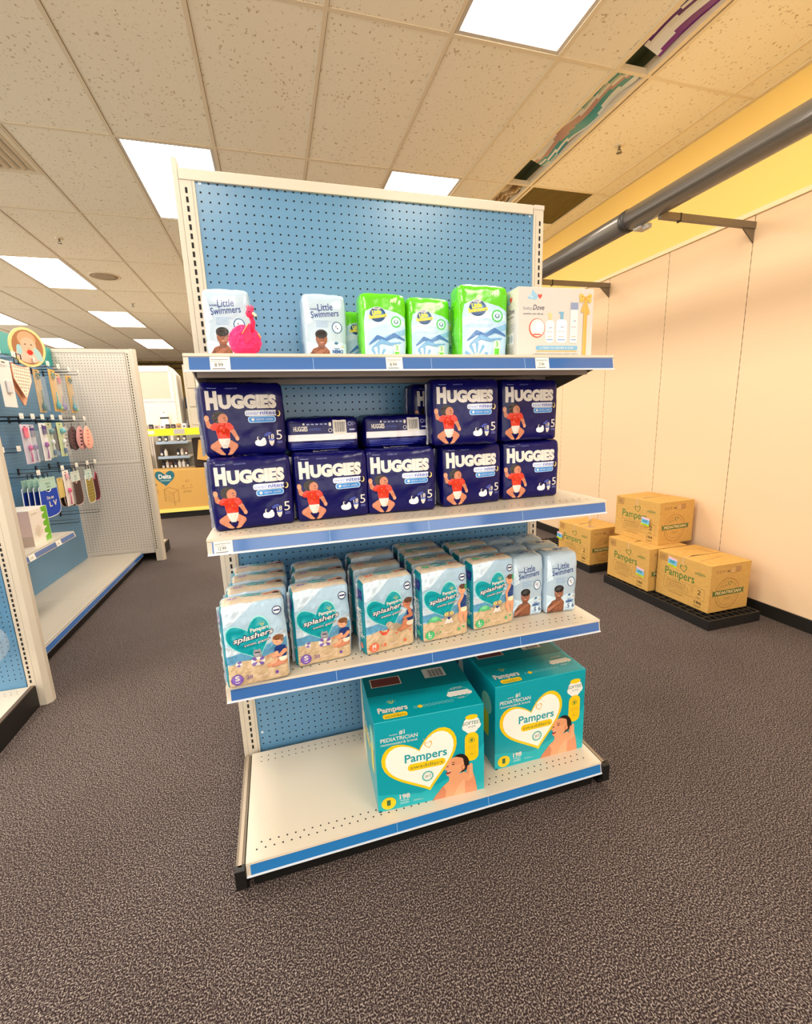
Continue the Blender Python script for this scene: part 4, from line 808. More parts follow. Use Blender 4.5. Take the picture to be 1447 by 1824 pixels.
for x, w2, h2, cc in ((.42, .08, .42, (244, 244, 242)), (.575, .10, .44, (248, 248, 248)), (.74, .07, .62, (230, 230, 232))):
    a.rrect(x-w2*.75, .22, x+w2*.75, .22+h2*.78, .012 if x < .7 else .003, (206, 212, 220)); a.rrect(x-w2*.7, .225, x+w2*.7, .215+h2*.78, .011 if x < .7 else .003, cc); bird(a, x, .22+h2*.5, .25); a.text('baby Dove', x, .22+h2*.36, .02, (70, 80, 120), w=w2*.9, al='C'); a.rect(x-w2*.5, .26, x+w2*.5, .275, (120, 160, 210)); a.rect(x-w2*.4, .31, x+w2*.4, .318, (210, 170, 120))
a.rect(.40, .55, .44, .62, (226, 206, 150)); a.rect(.385, .62, .44, .645, (226, 206, 150)); a.rect(.555, .56, .595, .64, (120, 176, 210)); a.rect(.535, .64, .6, .665, (120, 176, 210)); a.rect(.69, .70, .79, .80, (140, 156, 190))
a.rrect(.24, .12, .80, .18, .005, (120, 180, 220)); a.text('3 ITEMS TO ADORE & GIVE', .29, .135, .028, WHT, w=.45); a.rect(.25, .095, .79, .108, (224, 190, 110)); a.text('LIMITED EDITION GIFT SET', .2, .045, .025, (150, 150, 150), w=.6)
a.rect(.865, 0, .915, .82, (224, 170, 84)); a.rect(.878, 0, .884, .8, (240, 196, 120))
for q, rr in ((155, .008), (25, .008), (205, .006), (-25, .006)): a.limb([(.885, .86), (.885+.065*math.cos(math.radians(q)), .86+.075*math.sin(math.radians(q)))], [.002, rr], (236, 188, 96)); a.ell(.885+.05*math.cos(math.radians(q)), .86+.058*math.sin(math.radians(q)), rr*.45, rr*.4, (206, 150, 66))
a.limb([(.885, .84), (.845, .68)], [.003, .005], (228, 176, 90)); a.limb([(.885, .84), (.93, .66)], [.003, .005], (228, 176, 90)); a.ell(.885, .86, .006, .006, (214, 160, 74))
sd = Art(D_, H_); bird(sd, .55, .82, 1.2); sd.text('baby', .3, .66, .05, (120, 130, 150), w=.2); sd.text('Dove', .52, .66, .07, (60, 66, 92), w=.3, shear=.3, bold=.01); sd.text('sensitive care gift set', .3, .6, .025, (90, 90, 110), w=.5, bold=.02)
for k in range(4): sd.rect(.3, .5-.03*k, .85, .507-.03*k, (150, 156, 170))
sd.rect(.45, .22, .8, .38, (226, 230, 236)); sd.ell(.55, .3, .008, .012, (170, 180, 200)); sd.ell(.7, .3, .008, .012, (170, 180, 200))
for k in range(5): sd.rect(.3, .17-.03*k, .8, .177-.03*k, (150, 156, 170))
m = MB(); carton_body(m, W_, D_, H_, cm, {'front': a, 'left': sd}, .0015); m.build('printed_box', t)

# flamingo plush
t = thing('flamingo_plush', 'fluffy hot pink flamingo toy sitting on the top shelf', 'stuffed toy', (.137, -.345, Z1), 0)
PK = mat('pink_fur', (255, 54, 122), .9); PK2 = mat('pink_head', (240, 40, 96), .7)
m = MB(); bm = bmesh.new(); bmesh.ops.create_icosphere(bm, subdivisions=4, radius=1); rs = random.Random(3); Cc = Vector((0, 0, .042))
for v in bm.verts: v.co = Vector((v.co.x*.038, v.co.y*.036, v.co.z*.037))*(1+.06*noise.noise(v.co*4)+.10*rs.random())+Cc
m.bm(bm, PK, False); bm.free()
for k in range(2600):
    z = rs.uniform(-.95, 1); q = rs.uniform(0, 2*PI); r = math.sqrt(1-z*z); n = Vector((r*math.cos(q), r*math.sin(q), z)); p = Vector((n.x*.037, n.y*.035, n.z*.036))+Cc
    d = (n+Vector((rs.uniform(-.5, .5), rs.uniform(-.5, .5), rs.uniform(-.5, .5)))).normalized()*rs.uniform(.004, .008); s_ = d.cross(Vector((0, 0, 1))).normalized()*.0007
    m.add([p-s_, p+s_, p+d], [(0, 1, 2)], PK)
m.build('body', t)
m = MB(); m.tube([(.018, -.02, .062), (.025, -.026, .085), (.020, -.03, .100)], [.008, .006, .005], PK2, 10); m.lathe([(.001, -.011), (.008, -.008), (.011, 0), (.008, .009), (.001, .012)], (.020, -.032, .104), PK2, 12)
for k in range(5): m.tube([(.016+.003*k, -.032, .112), (.013+.004*k, -.034, .122+.002*(k % 2))], [.002, .001], PK2, 5)
m.build('head', t)
m = MB(); m.tube([(.027, -.038, .103), (.033, -.043, .098), (.034, -.044, .088)], [.0042, .0036, .001], mat('beak', (236, 214, 180), .5), 8); m.tube([(.033, -.0435, .094), (.0345, -.0442, .087)], [.003, .001], BLACK, 8); m.build('beak', t)
m = MB(); m.lathe([(.0005, -.002), (.002, 0), (.0005, .002)], (.018, -.0425, .106), BLACK, 8); m.build('eye', t)
m = MB(); m.add([(-.005, -.037, .055), (.016, -.04, .08), (.02, -.038, .045), (.004, -.041, .03)], [(0, 1, 2, 3)], PK2); m.tube([(-.004, -.038, .054), (.012, -.041, .076)], .0014, mat('gold_cord', (230, 160, 110), .4), 5); m.tube([(.034, -.012, .06), (.04, -.014, .05)], .0025, mat('gold_cord', (230, 160, 110), .4), 5); m.build('wing', t)

# ------------------------------------------------------------------ pallets and brown cartons by the wall
def make_pallet():
    L, Wd, Hh = .93, .43, .065; t = thing('plastic_pallet', None, 'pallet'); m = MB()
    for x0, x1, y0, y1 in ((0, Wd, 0, .012), (0, Wd, L-.012, L), (0, .012, .012, L-.012), (Wd-.012, Wd, .012, L-.012)): m.box(x0, x1, y0, y1, 0, Hh, BLKPL, .0015)
    m.build('frame', t); m = MB()
    nx, ny = 9, 16
    for i in range(1, nx): x = Wd*i/nx; m.box(x-.004, x+.004, .012, L-.012, Hh-.03, Hh-.001, BLKPL)
    for j in range(1, ny): y = L*j/ny; m.box(.012, Wd-.012, y-.004, y+.004, Hh-.03, Hh-.0015, BLKPL)
    m.box(.012, Wd-.012, .012, L-.012, .004, .008, BLKPL); m.build('grid_top', t); return t
PP = Proto(make_pallet); gP = 'low black plastic pallets along the right wall'
PP.put('low black grid pallet carrying three brown cartons', (2.67, .307, 0), 0, group=gP); PP.put('low black grid pallet farther off, under the single brown carton', (2.70, 1.45, 0), 0, group=gP)
BR = Proto(make_brown); gB = 'brown shipping cartons by the right wall'
BR.put('brown carton with green lettering, nearest, right end of the pallet', (2.760+.1675, .395+.2075, .065), 0, group=gB)
BR.put('brown carton with green lettering, lower one under the stacked carton', (2.702+.1675, .825+.2075, .065), 0, group=gB)
BR.put('brown carton with green lettering, stacked on top of another', (2.812+.170, .90+.2, .383), 3, group=gB)
BR.put('brown carton with green lettering, alone on the farther pallet', (2.695+.17, 1.475+.2075, .065), 3, group=gB)
def sticker(label, loc, rz):
    t = MB(); A = Art(.075, .07); A.poly([(0, .1), (.95, 0), (1, .9), (.05, 1)], (120, 186, 226)); A.poly([(0, .1), (.95, 0), (.96, .22), (.01, .3)], (200, 220, 40)); A.poly([(.04, .8), (.99, .7), (1, .9), (.05, 1)], (236, 190, 210)); A.text('FREE', .2, .42, .22, (40, 130, 140), w=.55, bold=.03); A.text('SAMPLE', .15, .1, .12, (60, 120, 40), w=.65)
    A.put(t, lambda u, v, o: (-o, -u, v), base=0, step=.00005); t.quad((.0001, 0, .007), (.0001, -.07, 0), (.0001, -.075, .063), (.0001, -.004, .07), TAGP)
    o = t.build('promo_sticker'); o.location = loc; o.rotation_euler = (0, 0, math.radians(rz)); tag(o, label, 'sticker', 'small blue stickers on brown cartons')
sticker('small blue and yellow sticker on the nearest brown carton, over the lettering', (2.7592, .722, .29), 0)
sticker('small blue and yellow sticker low on the lower brown carton', (2.7012, .940, .155), 0)
sticker('small blue and yellow sticker on the topmost brown carton', (2.803, 1.03, .51), 3)
sticker('small blue and yellow sticker on the far single carton, at its left edge', (2.676, 1.895, .21), 3)
t = thing('sign_holder', 'small clear sign holder standing on the far single carton', 'sign holder', (2.77, 1.56, .383))
m = MB(); m.box(-.04, .04, -.025, .025, 0, .004, CLEAR, .001); m.build('foot', t); m = MB(); m.tube([(-.008, 0, .004), (-.008, 0, .10)], .0025, CHROME, 6); m.tube([(.008, 0, .004), (.008, 0, .10)], .0025, CHROME, 6); m.build('prong', t)

# ------------------------------------------------------------------ left run of shelving
XR, YN, YF = -1.72, .86, 3.45
ru = thing('aisle_shelving', 'long blue pegboard wall unit on the left with white base deck and teal header', 'shelving unit', (0, 0, 0))
m = MB(); m.box(XR-.02, XR, YN+.03, YF-.03, .09, 2.12, BLUEP)
dots(m, (XR, YN+.06, .16), (0, 1, 0), (0, 0, 1), 98, 70, IN, IN, .0028, nrm=(1, 0, 0), n=6); m.build('pegboard', ru)
m = MB(); m.box(XR-.03, XR+.006, YN+.03, YF-.025, 1.955, 2.12, mat('teal_header', (10, 160, 156), .35)); m.build('header_board', ru)
m = MB(); xf = -1.235
m.box(XR, xf, YN+.03, (YN+YF)/2-.001, Z4-.003, Z4, CREAM); m.box(XR, xf, (YN+YF)/2+.001, YF-.03, Z4-.003, Z4, CREAM)
for row in (.03, .052): dots(m, (xf-row, YN+.06, Z4), (0, 1, 0), (1, 0, 0), 98, 1, IN, 1, .0024, off=.0004, nrm=(0, 0, 1), n=6)
m.build('base_deck', ru)
m = MB(); m.prism([(xf+.001, Z4), (xf+.012, Z4-.042), (xf+.008, Z4-.043), (xf-.003, Z4)], YN+.03, YF-.03, WHITE); m.prism([(xf+.0045, Z4-.007), (xf+.013, Z4-.038), (xf+.010, Z4-.038), (xf+.001, Z4-.007)], YN+.03, YF-.035, RAILB); m.build('price_rail', ru)
m = MB(); m.box(xf-.03, xf-.02, YN+.02, YF, 0, Z4-.03, BLACK); m.build('kick_plate', ru)
xm = -1.31; zm = .635; y1 = 2.165
m = MB(); m.box(XR, xm, YN+.03, y1, zm-.025, zm, CREAM); m.box(XR, xm-.02, YN+.04, y1-.01, zm-.04, zm-.025, UNDER); sm = m.build('shelf', ru)
m = MB(); m.prism([(xm, zm), (xm+.011, zm-.042), (xm+.007, zm-.043), (xm-.003, zm)], YN+.03, y1, WHITE); m.prism([(xm+.0045, zm-.008), (xm+.0125, zm-.036), (xm+.009, zm-.036), (xm+.001, zm-.008)], YN+.03, y1-.02, RAILB); m.build('price_rail', sm)
for y in (1.49, 1.85): m = MB(); A = Art(.075, .036); A.rect(0, 0, 1, 1, TAGP); A.text('6.99', .2, .3, .3, INK, w=.4); A.put(m, lambda u, v, o, y=y: (xm+.0125-v*.2+o, y+u, zm-.041+v), base=.0012, step=.0002); m.build('price_tag', sm)
# end cap facing the camera at the near end, and its twin at the far end
def endcap(label, y, sgn, panelm, backm):
    t = thing('end_cap_shelving', label, 'shelving unit', (0, 0, 0)); x0, x1 = -2.32, -1.091
    m = MB(); m.box(x0+.026, x1-.026, y-.014, y+.014, .09, 2.10, panelm)
    dots(m, (x1-.040-46*IN, y-.014, .16), (1, 0, 0), (0, 0, 1), 47, 76, IN, IN, .0029 if sgn < 0 else .0038, nrm=(0, -1, 0), n=8 if sgn < 0 else 6, skip=(None if sgn < 0 else (lambda i, j: i < 20 or abs(j-34.6) < .9)))
    if sgn > 0: m.box(XR, x1-.03, y-.018, y-.014, 1.036, 1.052, WHITE); m.box(XR, x1+.03, y-.018, y-.012, 2.085, 2.118, WHITE)
    m.build('pegboard', t)
    for x in (x0, x1):
        m = MB(); m.box(x-.018, x+.018, y-.022, y+.022, 0, 2.10, CREAM, .001); slots(m, x-.002, y-.022, .14, 2.08, (0, -1, 0), (1, 0, 0), w=.0085, h=.016); m.build('upright', t)
    m = MB(); m.prism([(x1+.019, y-.022), (x1+.019, y+.03), (x1+.065, y+.03), (x1+.065, y+.0), (x1+.045, y-.022)], 0, 2.12, CREAM, 'z'); m.build('end_trim', t)
    m = MB(); ya, yb = (y-.02, y-.47) if sgn < 0 else (y+.02, y+.47); m.box(x0, x1-.012, ya, yb, Z4-.03, Z4+.0, CREAM)
    if sgn < 0: dots(m, (x1-.05-30*IN, y-.055, Z4), (1, 0, 0), (0, 1, 0), 31, 1, IN, 1, .0026, off=.0004, nrm=(0, 0, 1)); dots(m, (x1-.038-30*IN, y-.078, Z4), (1, 0, 0), (0, 1, 0), 31, 1, IN, 1, .0026, off=.0004, nrm=(0, 0, 1))
    m.build('base_deck', t)
    m = MB(); m.box(x1-.012, x1+.014, ya, yb, .0, Z4-.0, BLACK); m.box(x1-.008, x1+.010, ya, yb, Z4, Z4+.004, mat('brown_cap', (96, 80, 66), .4)); m.box(x0, x1-.012, yb-sgn*.01, yb-sgn*.02, 0, Z4-.035, BLACK); m.box(x0-.014, x0-.002, ya, yb, 0, Z4, BLACK); m.build('kick_plate', t)
    return t
endcap('blue pegboard end unit at the left edge, nearest, with black kick plate', YN, -1, BLUEP, BLUEP)
endcap('white perforated divider panel with slotted post closing the left aisle unit', YF, 1, GREYP, GREYP)

# hooks: wire pairs sticking out of the panel
def hook(y, z, ln, label, tagp=True, dx=0):
    t = thing('display_hook', label, 'display hook', (XR, y, z), 0, 'wire display hooks on the left pegboard')
    m = MB(); m.tube([(0, 0, 0), (ln, 0, .0), (ln+.01, 0, .012)], .0026, DWIRE, 6); m.tube([(0, 0, .028), (ln+.012, 0, .026)], .0018, DWIRE, 6); m.box(0, .006, -.01, .01, -.012, .036, DWIRE); m.build('wire', t)
    if tagp: m = MB(); m.box(ln+.012, ln+.014, -.026, .026, .008, .044, TAGP); m.box(ln+.0141, ln+.0144, -.02, .01, .018, .02, INK); m.build('price_tag', t)
    return t
rowA = [(1.95, 'near the left edge'), (2.13, 'above the spotted bibs'), (2.42, 'behind the oval baby picture'), (2.62, 'above the teal spoon cards'), (2.80, 'above the red spoon card'), (3.0, 'above the last spoon card'), (3.2, 'empty and next to the white divider')]
for y, s in rowA: hook(y, 1.86, .26, 'wire hook in the top row %s' % s)
for y, s in [(2.05, 'above the pink cards'), (2.20, 'above the purple cards'), (2.34, 'above the white and purple card'), (2.50, 'above the first green card'), (2.64, 'above the second green card'), (2.90, 'above the striped clips'), (3.12, 'beside the divider')]: hook(y, 1.45, .27, 'wire hook in the second row %s' % s)
for y, s in [(1.80, 'low at the left edge'), (2.0, 'crossing the pink cards')]: hook(y, 1.235, .24, 'wire hook in the short middle row %s' % s)
for y, s in [(2.1, 'above the blue bibs'), (2.48, 'above the spoon card'), (2.75, 'above the brown bib'), (2.98, 'above the olive bib'), (3.16, 'above the dark red item')]: hook(y, 1.06, .28, 'wire hook in the third row %s' % s)
hook(3.02, .63, .30, 'empty wire hook in the lowest row, right one', False); hook(2.62, .62, .28, 'empty wire hook in the lowest row, left one', False)

# hanging goods face +x; local frame: u along +y (viewer's right), v up, o along +x
def hang_map(x, y, z, rz=0):
    c, s = math.cos(math.radians(rz)), math.sin(math.radians(rz))
    return lambda u, v, o: (x+o*c-u*s, y+u*c+o*s, z+v)
def card_item(name, label, cat, x, y, zt, w, h, back, parts, group=None, thick=.002, part='card', depth=0):
    """blister card with shaped goods: parts list of (kind, u, v, size, colour)"""
    t = thing(name, label, cat, (x, y, zt-h), 0, group)
    m = MB(); m.box(-thick, 0, -w/2, w/2, 0, h, mat('card_%d_%d_%d' % back, back, .4), .0006)
    A = Art(w, h); A.rrect(.36, .93, .64, .955, .0015, (40, 40, 40)); 
    for k in range(3): A.rect(.2, .88-.02*k, .8-.1*k, .888-.02*k, (150, 150, 160))
    A.put(m, lambda u, v, o: (o, u-w/2, v), base=.0003); m.build(part, t)
    for kind, u, v, s, c in parts:
        m = MB(); mm = mat('goods_%d_%d_%d' % c, c, .25, coat=.3); yy = (u-.5)*w; zz = v*h
        if kind == 'spoon':
            m.tube([(.008, yy, zz), (.010, yy, zz+s*.5), (.008, yy, zz+s*.75)], [.006, .004, .0035], mm, 8); m.lathe([(.001, 0), (.012, .006), (.014, .02), (.010, .034), (.001, .04)], (.010, yy, zz+s*.7), mm, 12)
        elif kind == 'drop':
            m.lathe([(.002, 0), (.014, .008), (.017, .024), (.011, .045), (.005, .065), (.003, s)], (.014, yy, zz), mm, 12)
        elif kind == 'ring':
            m.tube([(.01, yy+s*math.cos(q*PI/8), zz+s*math.sin(q*PI/8)) for q in range(17)], .004, mm, 6)
        elif kind == 'pad':
            m.box(.002, .016, yy-s*.5, yy+s*.5, zz, zz+s*1.6, mm, .005)
        elif kind == 'blob':
            m.lathe([(.002, 0), (s*.7, s*.3), (s, s), (s*.7, s*1.7), (.002, s*2)], (.012, yy, zz), mm, 12)
        m.build({'spoon': 'spoon', 'drop': 'brush_head', 'ring': 'ring', 'pad': 'pad', 'blob': 'brush_head'}[kind], t)
    if depth:
        m = MB(); m.box(.001, depth, -w*.42, w*.42, h*.04, h*.84, CLEAR, .004); tag(m.build('blister', t), 'clear plastic blister')
    return t
def bib(name, label, x, y, zt, w, h, col, rim, txt=None, pointed=False, spots=None, header=None, rz=0):
    t = thing(name, label, 'bib', (x, y, zt-h), rz, None); n = 24; P = []
    if pointed: P = [(-w/2, h), (-w*.5, h*.55), (-.01, 0), (.01, 0), (w*.5, h*.55), (w/2, h), (w*.2, h*.95), (-w*.2, h*.95)]
    else:
        for i in range(n+1):
            q = PI+PI*i/n; e = 3.2; c, s_ = math.cos(q), math.sin(q)
            P.append((w/2*math.copysign(abs(c)**(2/e), c), h*.34+h*.34*math.copysign(abs(s_)**(2/e), s_)))
        P += [(w*.46, h*.9), (w*.30, h*.98), (w*.2, h*.86), (w*.1, h*.76), (0, h*.73), (-w*.1, h*.76), (-w*.2, h*.86), (-w*.30, h*.98), (-w*.46, h*.9)]
    cm = mat('cloth_%d_%d_%d' % col, col, .85, bump=(25, .3, .004)); rm = mat('cloth_%d_%d_%d' % rim, rim, .8)
    def slab(P, x0, x1, mm, mbb): mbb.prism([(a, b) for a, b in P], x0, x1, mm, 'x')
    m = MB(); slab(P, -.004, .001, cm, m)
    if spots:
        rs = random.Random(5)
        for i in range(9):
            for j in range(9):
                u, v = -.42+.105*i+(.05 if j % 2 else 0), .1+.1*j
                if pointed and abs(u)*2 > v*1.5: continue
                m.disc((.0016, u*w, v*h), (0, 1, 0), (0, 0, 1), .0062, ink(spots), 6)
    if txt:
        A = Art(w, h)
        for s_, a_, b_, hh, ww in txt: A.text(s_, a_, b_, hh, WHT, w=ww, bold=.03)
        A.put(m, lambda u, v, o: (.0015+o, u-w/2, v))
    m.build('cloth', t)
    m = MB(); pts = [(-.001, a, b) for a, b in P]+[(-.001,)+tuple(P[0])]; m.tube(pts, .0035, rm, 6, cap=False); tag(m.build('edge_binding', t), 'contrast edge binding')
    if header:
        m = MB(); A = Art(w*.86, .085); A.rect(0, 0, 1, 1, header)
        for k in range(7): A.ell(.08+.14*k, .85, .004, .004, (190, 90, 60) if k % 2 else (90, 70, 60), n=8)
        A.text('TINY', .35, .4, .2, (40, 70, 60), w=.3); A.rect(.4, .2, .62, .26, (60, 90, 80))
        m.box(-.001, .0015, -w*.43, w*.43, h*.80, h*.80+.085, mat('hd_%d_%d_%d' % header, header, .5)); A.put(m, lambda u, v, o: (.0018+o, u-w*.43, h*.80+v)); m.build('header_card', t)
    m = MB(); m.tube([(0, -.03, h*.80+.083), (0, -.028, h+.07), (0, .028, h+.07), (0, .03, h*.80+.083)], .003, BLACK, 6); m.build('hanger', t)
    return t
TAN = (206, 176, 126)
# top row
t = thing('oval_sign', 'oval baby picture sign with pale yellow rim on the teal header', 'sign', (-1.47, 2.40, 1.97), 0)
A = Art(.28, .28); 
m = MB(); T = Matrix.Rotation(math.radians(-35), 4, 'Z')
def om(u, v, o): p = T @ Vector((o, u, v)); return (p.x, p.y, p.z)
n = 32
for (r0, r1, x0, mm) in ((.13, .13, 0, mat('sign_rim', (250, 222, 150), .4)),):
    vs = [om(r0*.92*math.cos(2*PI*k/n), .137*math.sin(2*PI*k/n), d) for d in (-.006, .006) for k in range(n)]
    m.add(vs, [tuple(range(n))[::-1], tuple(range(n, 2*n))]+[(k, (k+1) % n, n+(k+1) % n, n+k) for k in range(n)], mm)
m.build('rim', t)
m = MB(); A = Art(1, 1); c = .0
A.ell(c, c, .103, .12, (176, 120, 80)); A.ell(0, -.05, .085, .06, (232, 200, 180)); A.ell(-.0, .055, .06, .055, (224, 170, 130)); A.ell(.005, .01, .052, .06, (238, 190, 160)); A.ell(-.015, .02, .006, .004, HAIR); A.ell(.025, .02, .006, .004, HAIR); A.ell(.005, -.008, .006, .005, (220, 150, 120)); A.ell(.008, -.035, .022, .02, (226, 52, 40), n=6); A.ell(-.06, -.02, .018, .035, (170, 214, 220)); A.ell(.06, -.045, .022, .05, (176, 214, 214), rot=20); A.ell(0, -.09, .03, .018, (236, 196, 170))
A.put(m, lambda u, v, o: om(u, v, .0062+o)); m.build('picture', t)
m = MB(); m.tube([(-.24, .0, -.1), (-.02, 0, -.1)], .003, CHROME, 6); m.build('stalk', t)
card_item('blister_card', 'white hanging card cut off by the left edge in the top row', 'packaged item', -1.44, 1.965, 1.83, .15, .30, (236, 232, 228), [('pad', .5, .3, .05, (226, 226, 230))], thick=.004)
bib('bandana_bib', 'cream spotted bandana bib with peach bib behind, hanging in the top row', -1.45, 2.20, 1.825, .235, .22, (244, 232, 214), (236, 150, 110), pointed=True, spots=(170, 120, 80))
bib('bandana_bib', 'plain peach bandana bib hanging just behind the spotted one', -1.475, 2.215, 1.80, .24, .245, (240, 176, 140), (230, 160, 126), pointed=True)
card_item('bottle_brush', 'brush on tan card left of the other brushes, dark teal head', 'brush', -1.47, 2.46, 1.825, .10, .315, TAN, [('drop', .5, .04, .15, (20, 110, 120)), ('ring', .5, .85, .02, (30, 110, 110))], 'brushes on tan cards', depth=.035)
card_item('bottle_brush', 'brush on yellow-brown card with bright teal and green head', 'brush', -1.43, 2.61, 1.84, .11, .32, (222, 176, 90), [('drop', .4, .06, .13, (40, 170, 180)), ('blob', .75, .04, .014, (150, 214, 60)), ('ring', .5, .85, .02, (40, 150, 150))], 'brushes on tan cards', depth=.035)
card_item('bottle_brush', 'brush on tan card with red top and purple foot', 'brush', -1.46, 2.78, 1.83, .10, .31, TAN, [('drop', .5, .04, .12, (110, 90, 170)), ('pad', .5, .74, .03, (226, 60, 96))], 'brushes on tan cards', depth=.035)
card_item('bottle_brush', 'brush on tan card at the right end, blue-green head', 'brush', -1.45, 2.97, 1.83, .11, .31, (212, 170, 96), [('drop', .4, .05, .13, (70, 160, 190)), ('blob', .75, .04, .014, (160, 206, 60)), ('ring', .5, .86, .02, (30, 120, 130))], 'brushes on tan cards', depth=.035)
# second row
card_item('feeding_spoon_pack', 'pink spoon pack on grey card, leftmost in the second row', 'packaged item', -1.45, 2.09, 1.42, .12, .27, (206, 200, 220), [('pad', .4, .66, .045, (250, 90, 130)), ('spoon', .55, .05, .11, (210, 60, 150))], depth=.03)
card_item('feeding_spoon_pack', 'purple spoon pack on grey card in the second row', 'packaged item', -1.47, 2.21, 1.42, .11, .27, (190, 190, 212), [('pad', .5, .68, .04, (60, 40, 120)), ('spoon', .5, .05, .11, (90, 50, 150))], depth=.03)
card_item('feeding_spoon_pack', 'white card with dark purple top and violet spoon', 'packaged item', -1.45, 2.34, 1.43, .10, .275, (240, 238, 240), [('pad', .6, .70, .04, (66, 30, 120)), ('spoon', .5, .05, .12, (150, 50, 160))], depth=.025)
card_item('bottle_brush_pack', 'green and teal brush on pale card, left of its twin', 'packaged item', -1.47, 2.49, 1.435, .10, .265, (196, 206, 170), [('blob', .6, .66, .022, (60, 120, 130)), ('spoon', .6, .05, .12, (226, 232, 236)), ('pad', .6, .06, .026, (20, 90, 140))], depth=.03)
card_item('bottle_brush_pack', 'bright green and aqua brush on pale card, right of its twin', 'packaged item', -1.45, 2.63, 1.437, .11, .268, (200, 216, 160), [('blob', .6, .66, .024, (90, 190, 200)), ('spoon', .6, .05, .12, (232, 236, 238)), ('pad', .6, .08, .028, (10, 90, 150))], depth=.03)
for i, (c, lb) in enumerate([((60, 50, 52), 'dark striped pouch, rearmost of the row of pouches in the second row'), ((200, 186, 186), 'pale striped pouch second in the row of pouches'), ((90, 66, 66), 'brown striped pouch in the middle of the row of pouches'), ((206, 150, 150), 'rosy striped pouch next to the front pouch'), ((240, 178, 160), 'peach pouch at the front right of the row of pouches')]):
    t = thing('fabric_pouch', lb, 'pouch', (-1.56+.035*i, 2.86+.055*i, 1.20), -14, 'striped pouches in the second row'); m = MB()
    bm = bmesh.new(); bmesh.ops.create_uvsphere(bm, u_segments=14, v_segments=10, radius=1)
    for v in bm.verts: v.co = Vector((v.co.x*.010, v.co.y*.065*(1-.25*v.co.z), .105+v.co.z*.105))
    m.bm(bm, mat('cloth_%d_%d_%d' % c, c, .8, bump=(25, .3, .004)), True); bm.free(); m.build('pouch', t)
    m = MB()
    for k in range(5): m.box(.0085-abs(k-2)*.0012, .0115-abs(k-2)*.0012, -.032+.004*k, -.028+.004*k+.02, .04+.03*k, .052+.03*k, mat('stripe_dk', (70, 40, 44), .8) if i != 4 else mat('stripe_or', (226, 130, 110), .8))
    m.build('stripe', t); m = MB(); m.tube([(0, 0, .2), (0, 0, .235)], .002, BLACK, 5); m.build('loop', t)
# third row
for i in range(4):
    bib('baby_bib', ['royal blue bib with white lettering, front of four', 'royal blue bib second behind the lettered one', 'royal blue bib third in the stack, edge visible', 'royal blue bib at the back of the stack, edge visible'][i], -1.44-.03*i, 2.225-.008*i, 1.0, .29, .25, (8, 60, 176), (236, 240, 246), txt=([("I'm so", .33, .52, .09, .36), ('L V', .40, .30, .15, .42)] if i == 0 else None), header=(176, 214, 200))
card_item('feeding_spoon_pack', 'white card with pink spoon hanging in front of the bibs', 'packaged item', -1.41, 2.47, 1.065, .11, .28, (244, 236, 228), [('spoon', .5, .04, .13, (226, 40, 120)), ('pad', .5, .75, .03, (236, 170, 190))], depth=.025)
for i in range(4): bib('baby_bib', ['dark brown bib with pale edge, front of its stack', 'dark brown bib second in its stack', 'dark brown bib third in its stack', 'dark brown bib rearmost in its stack'][i], -1.45-.028*i, 2.74-.008*i, 1.0, .20, .25, (70, 48, 40), (226, 190, 180), header=(206, 220, 214) if i == 0 else None)
bib('baby_bib', 'olive patterned bib with white edge in the third row', -1.43, 2.965, 1.0, .17, .27, (160, 140, 60), (236, 236, 226), spots=(110, 96, 40), header=(196, 222, 216))
bib('baby_bib', 'dark wine red bib with pink scalloped edge, rightmost in the third row', -1.45, 3.14, .99, .17, .26, (72, 16, 22), (190, 60, 90))
card_item('sock_pack', 'pale yellow folded cloth pack behind the brown bib', 'packaged item', -1.50, 2.58, 1.0, .10, .16, (240, 214, 130), [])
# organiser box on the mid shelf
t = thing('organizer_box', 'white and pink product box with green scalloped side on the mid shelf', 'box', (-1.455, 1.74, zm), 0)
m = MB(); w1, d1, h1 = .17, .24, .235; m.box(-w1/2, w1/2, 0, d1, 0, h1, mat('pale_card', (240, 232, 222), .4), .001)
A = Art(d1, h1); A.rect(.66, 0, 1, 1, (110, 186, 40)); A.rect(.98, 0, 1, 1, (190, 226, 226))
for k in range(4): A.poly([(.6, .12+.21*k), (.84, .2+.21*k), (.6, .25+.21*k)], (244, 238, 228))
for k in range(6): q = math.radians(30+24*k); A.limb([(.34, .18), (.34+.22*math.cos(q), .18+.34*math.sin(q))], [.001, .007], (226, 222, 190) if k % 2 else (232, 206, 196))
A.text('munch', .1, .86, .05, (190, 170, 130), w=.3); A.put(m, lambda u, v, o: (w1/2+o, u, v))
A = Art(w1, h1); A.rect(0, .28, 1, .98, (230, 196, 186)); A.rect(0, 0, 1, .28, (206, 180, 160)); A.text('munch', .62, .38, .12, (206, 60, 60), w=.4, rot=90); A.put(m, lambda u, v, o: (u-w1/2, -o, v))
m.build('printed_box', t)
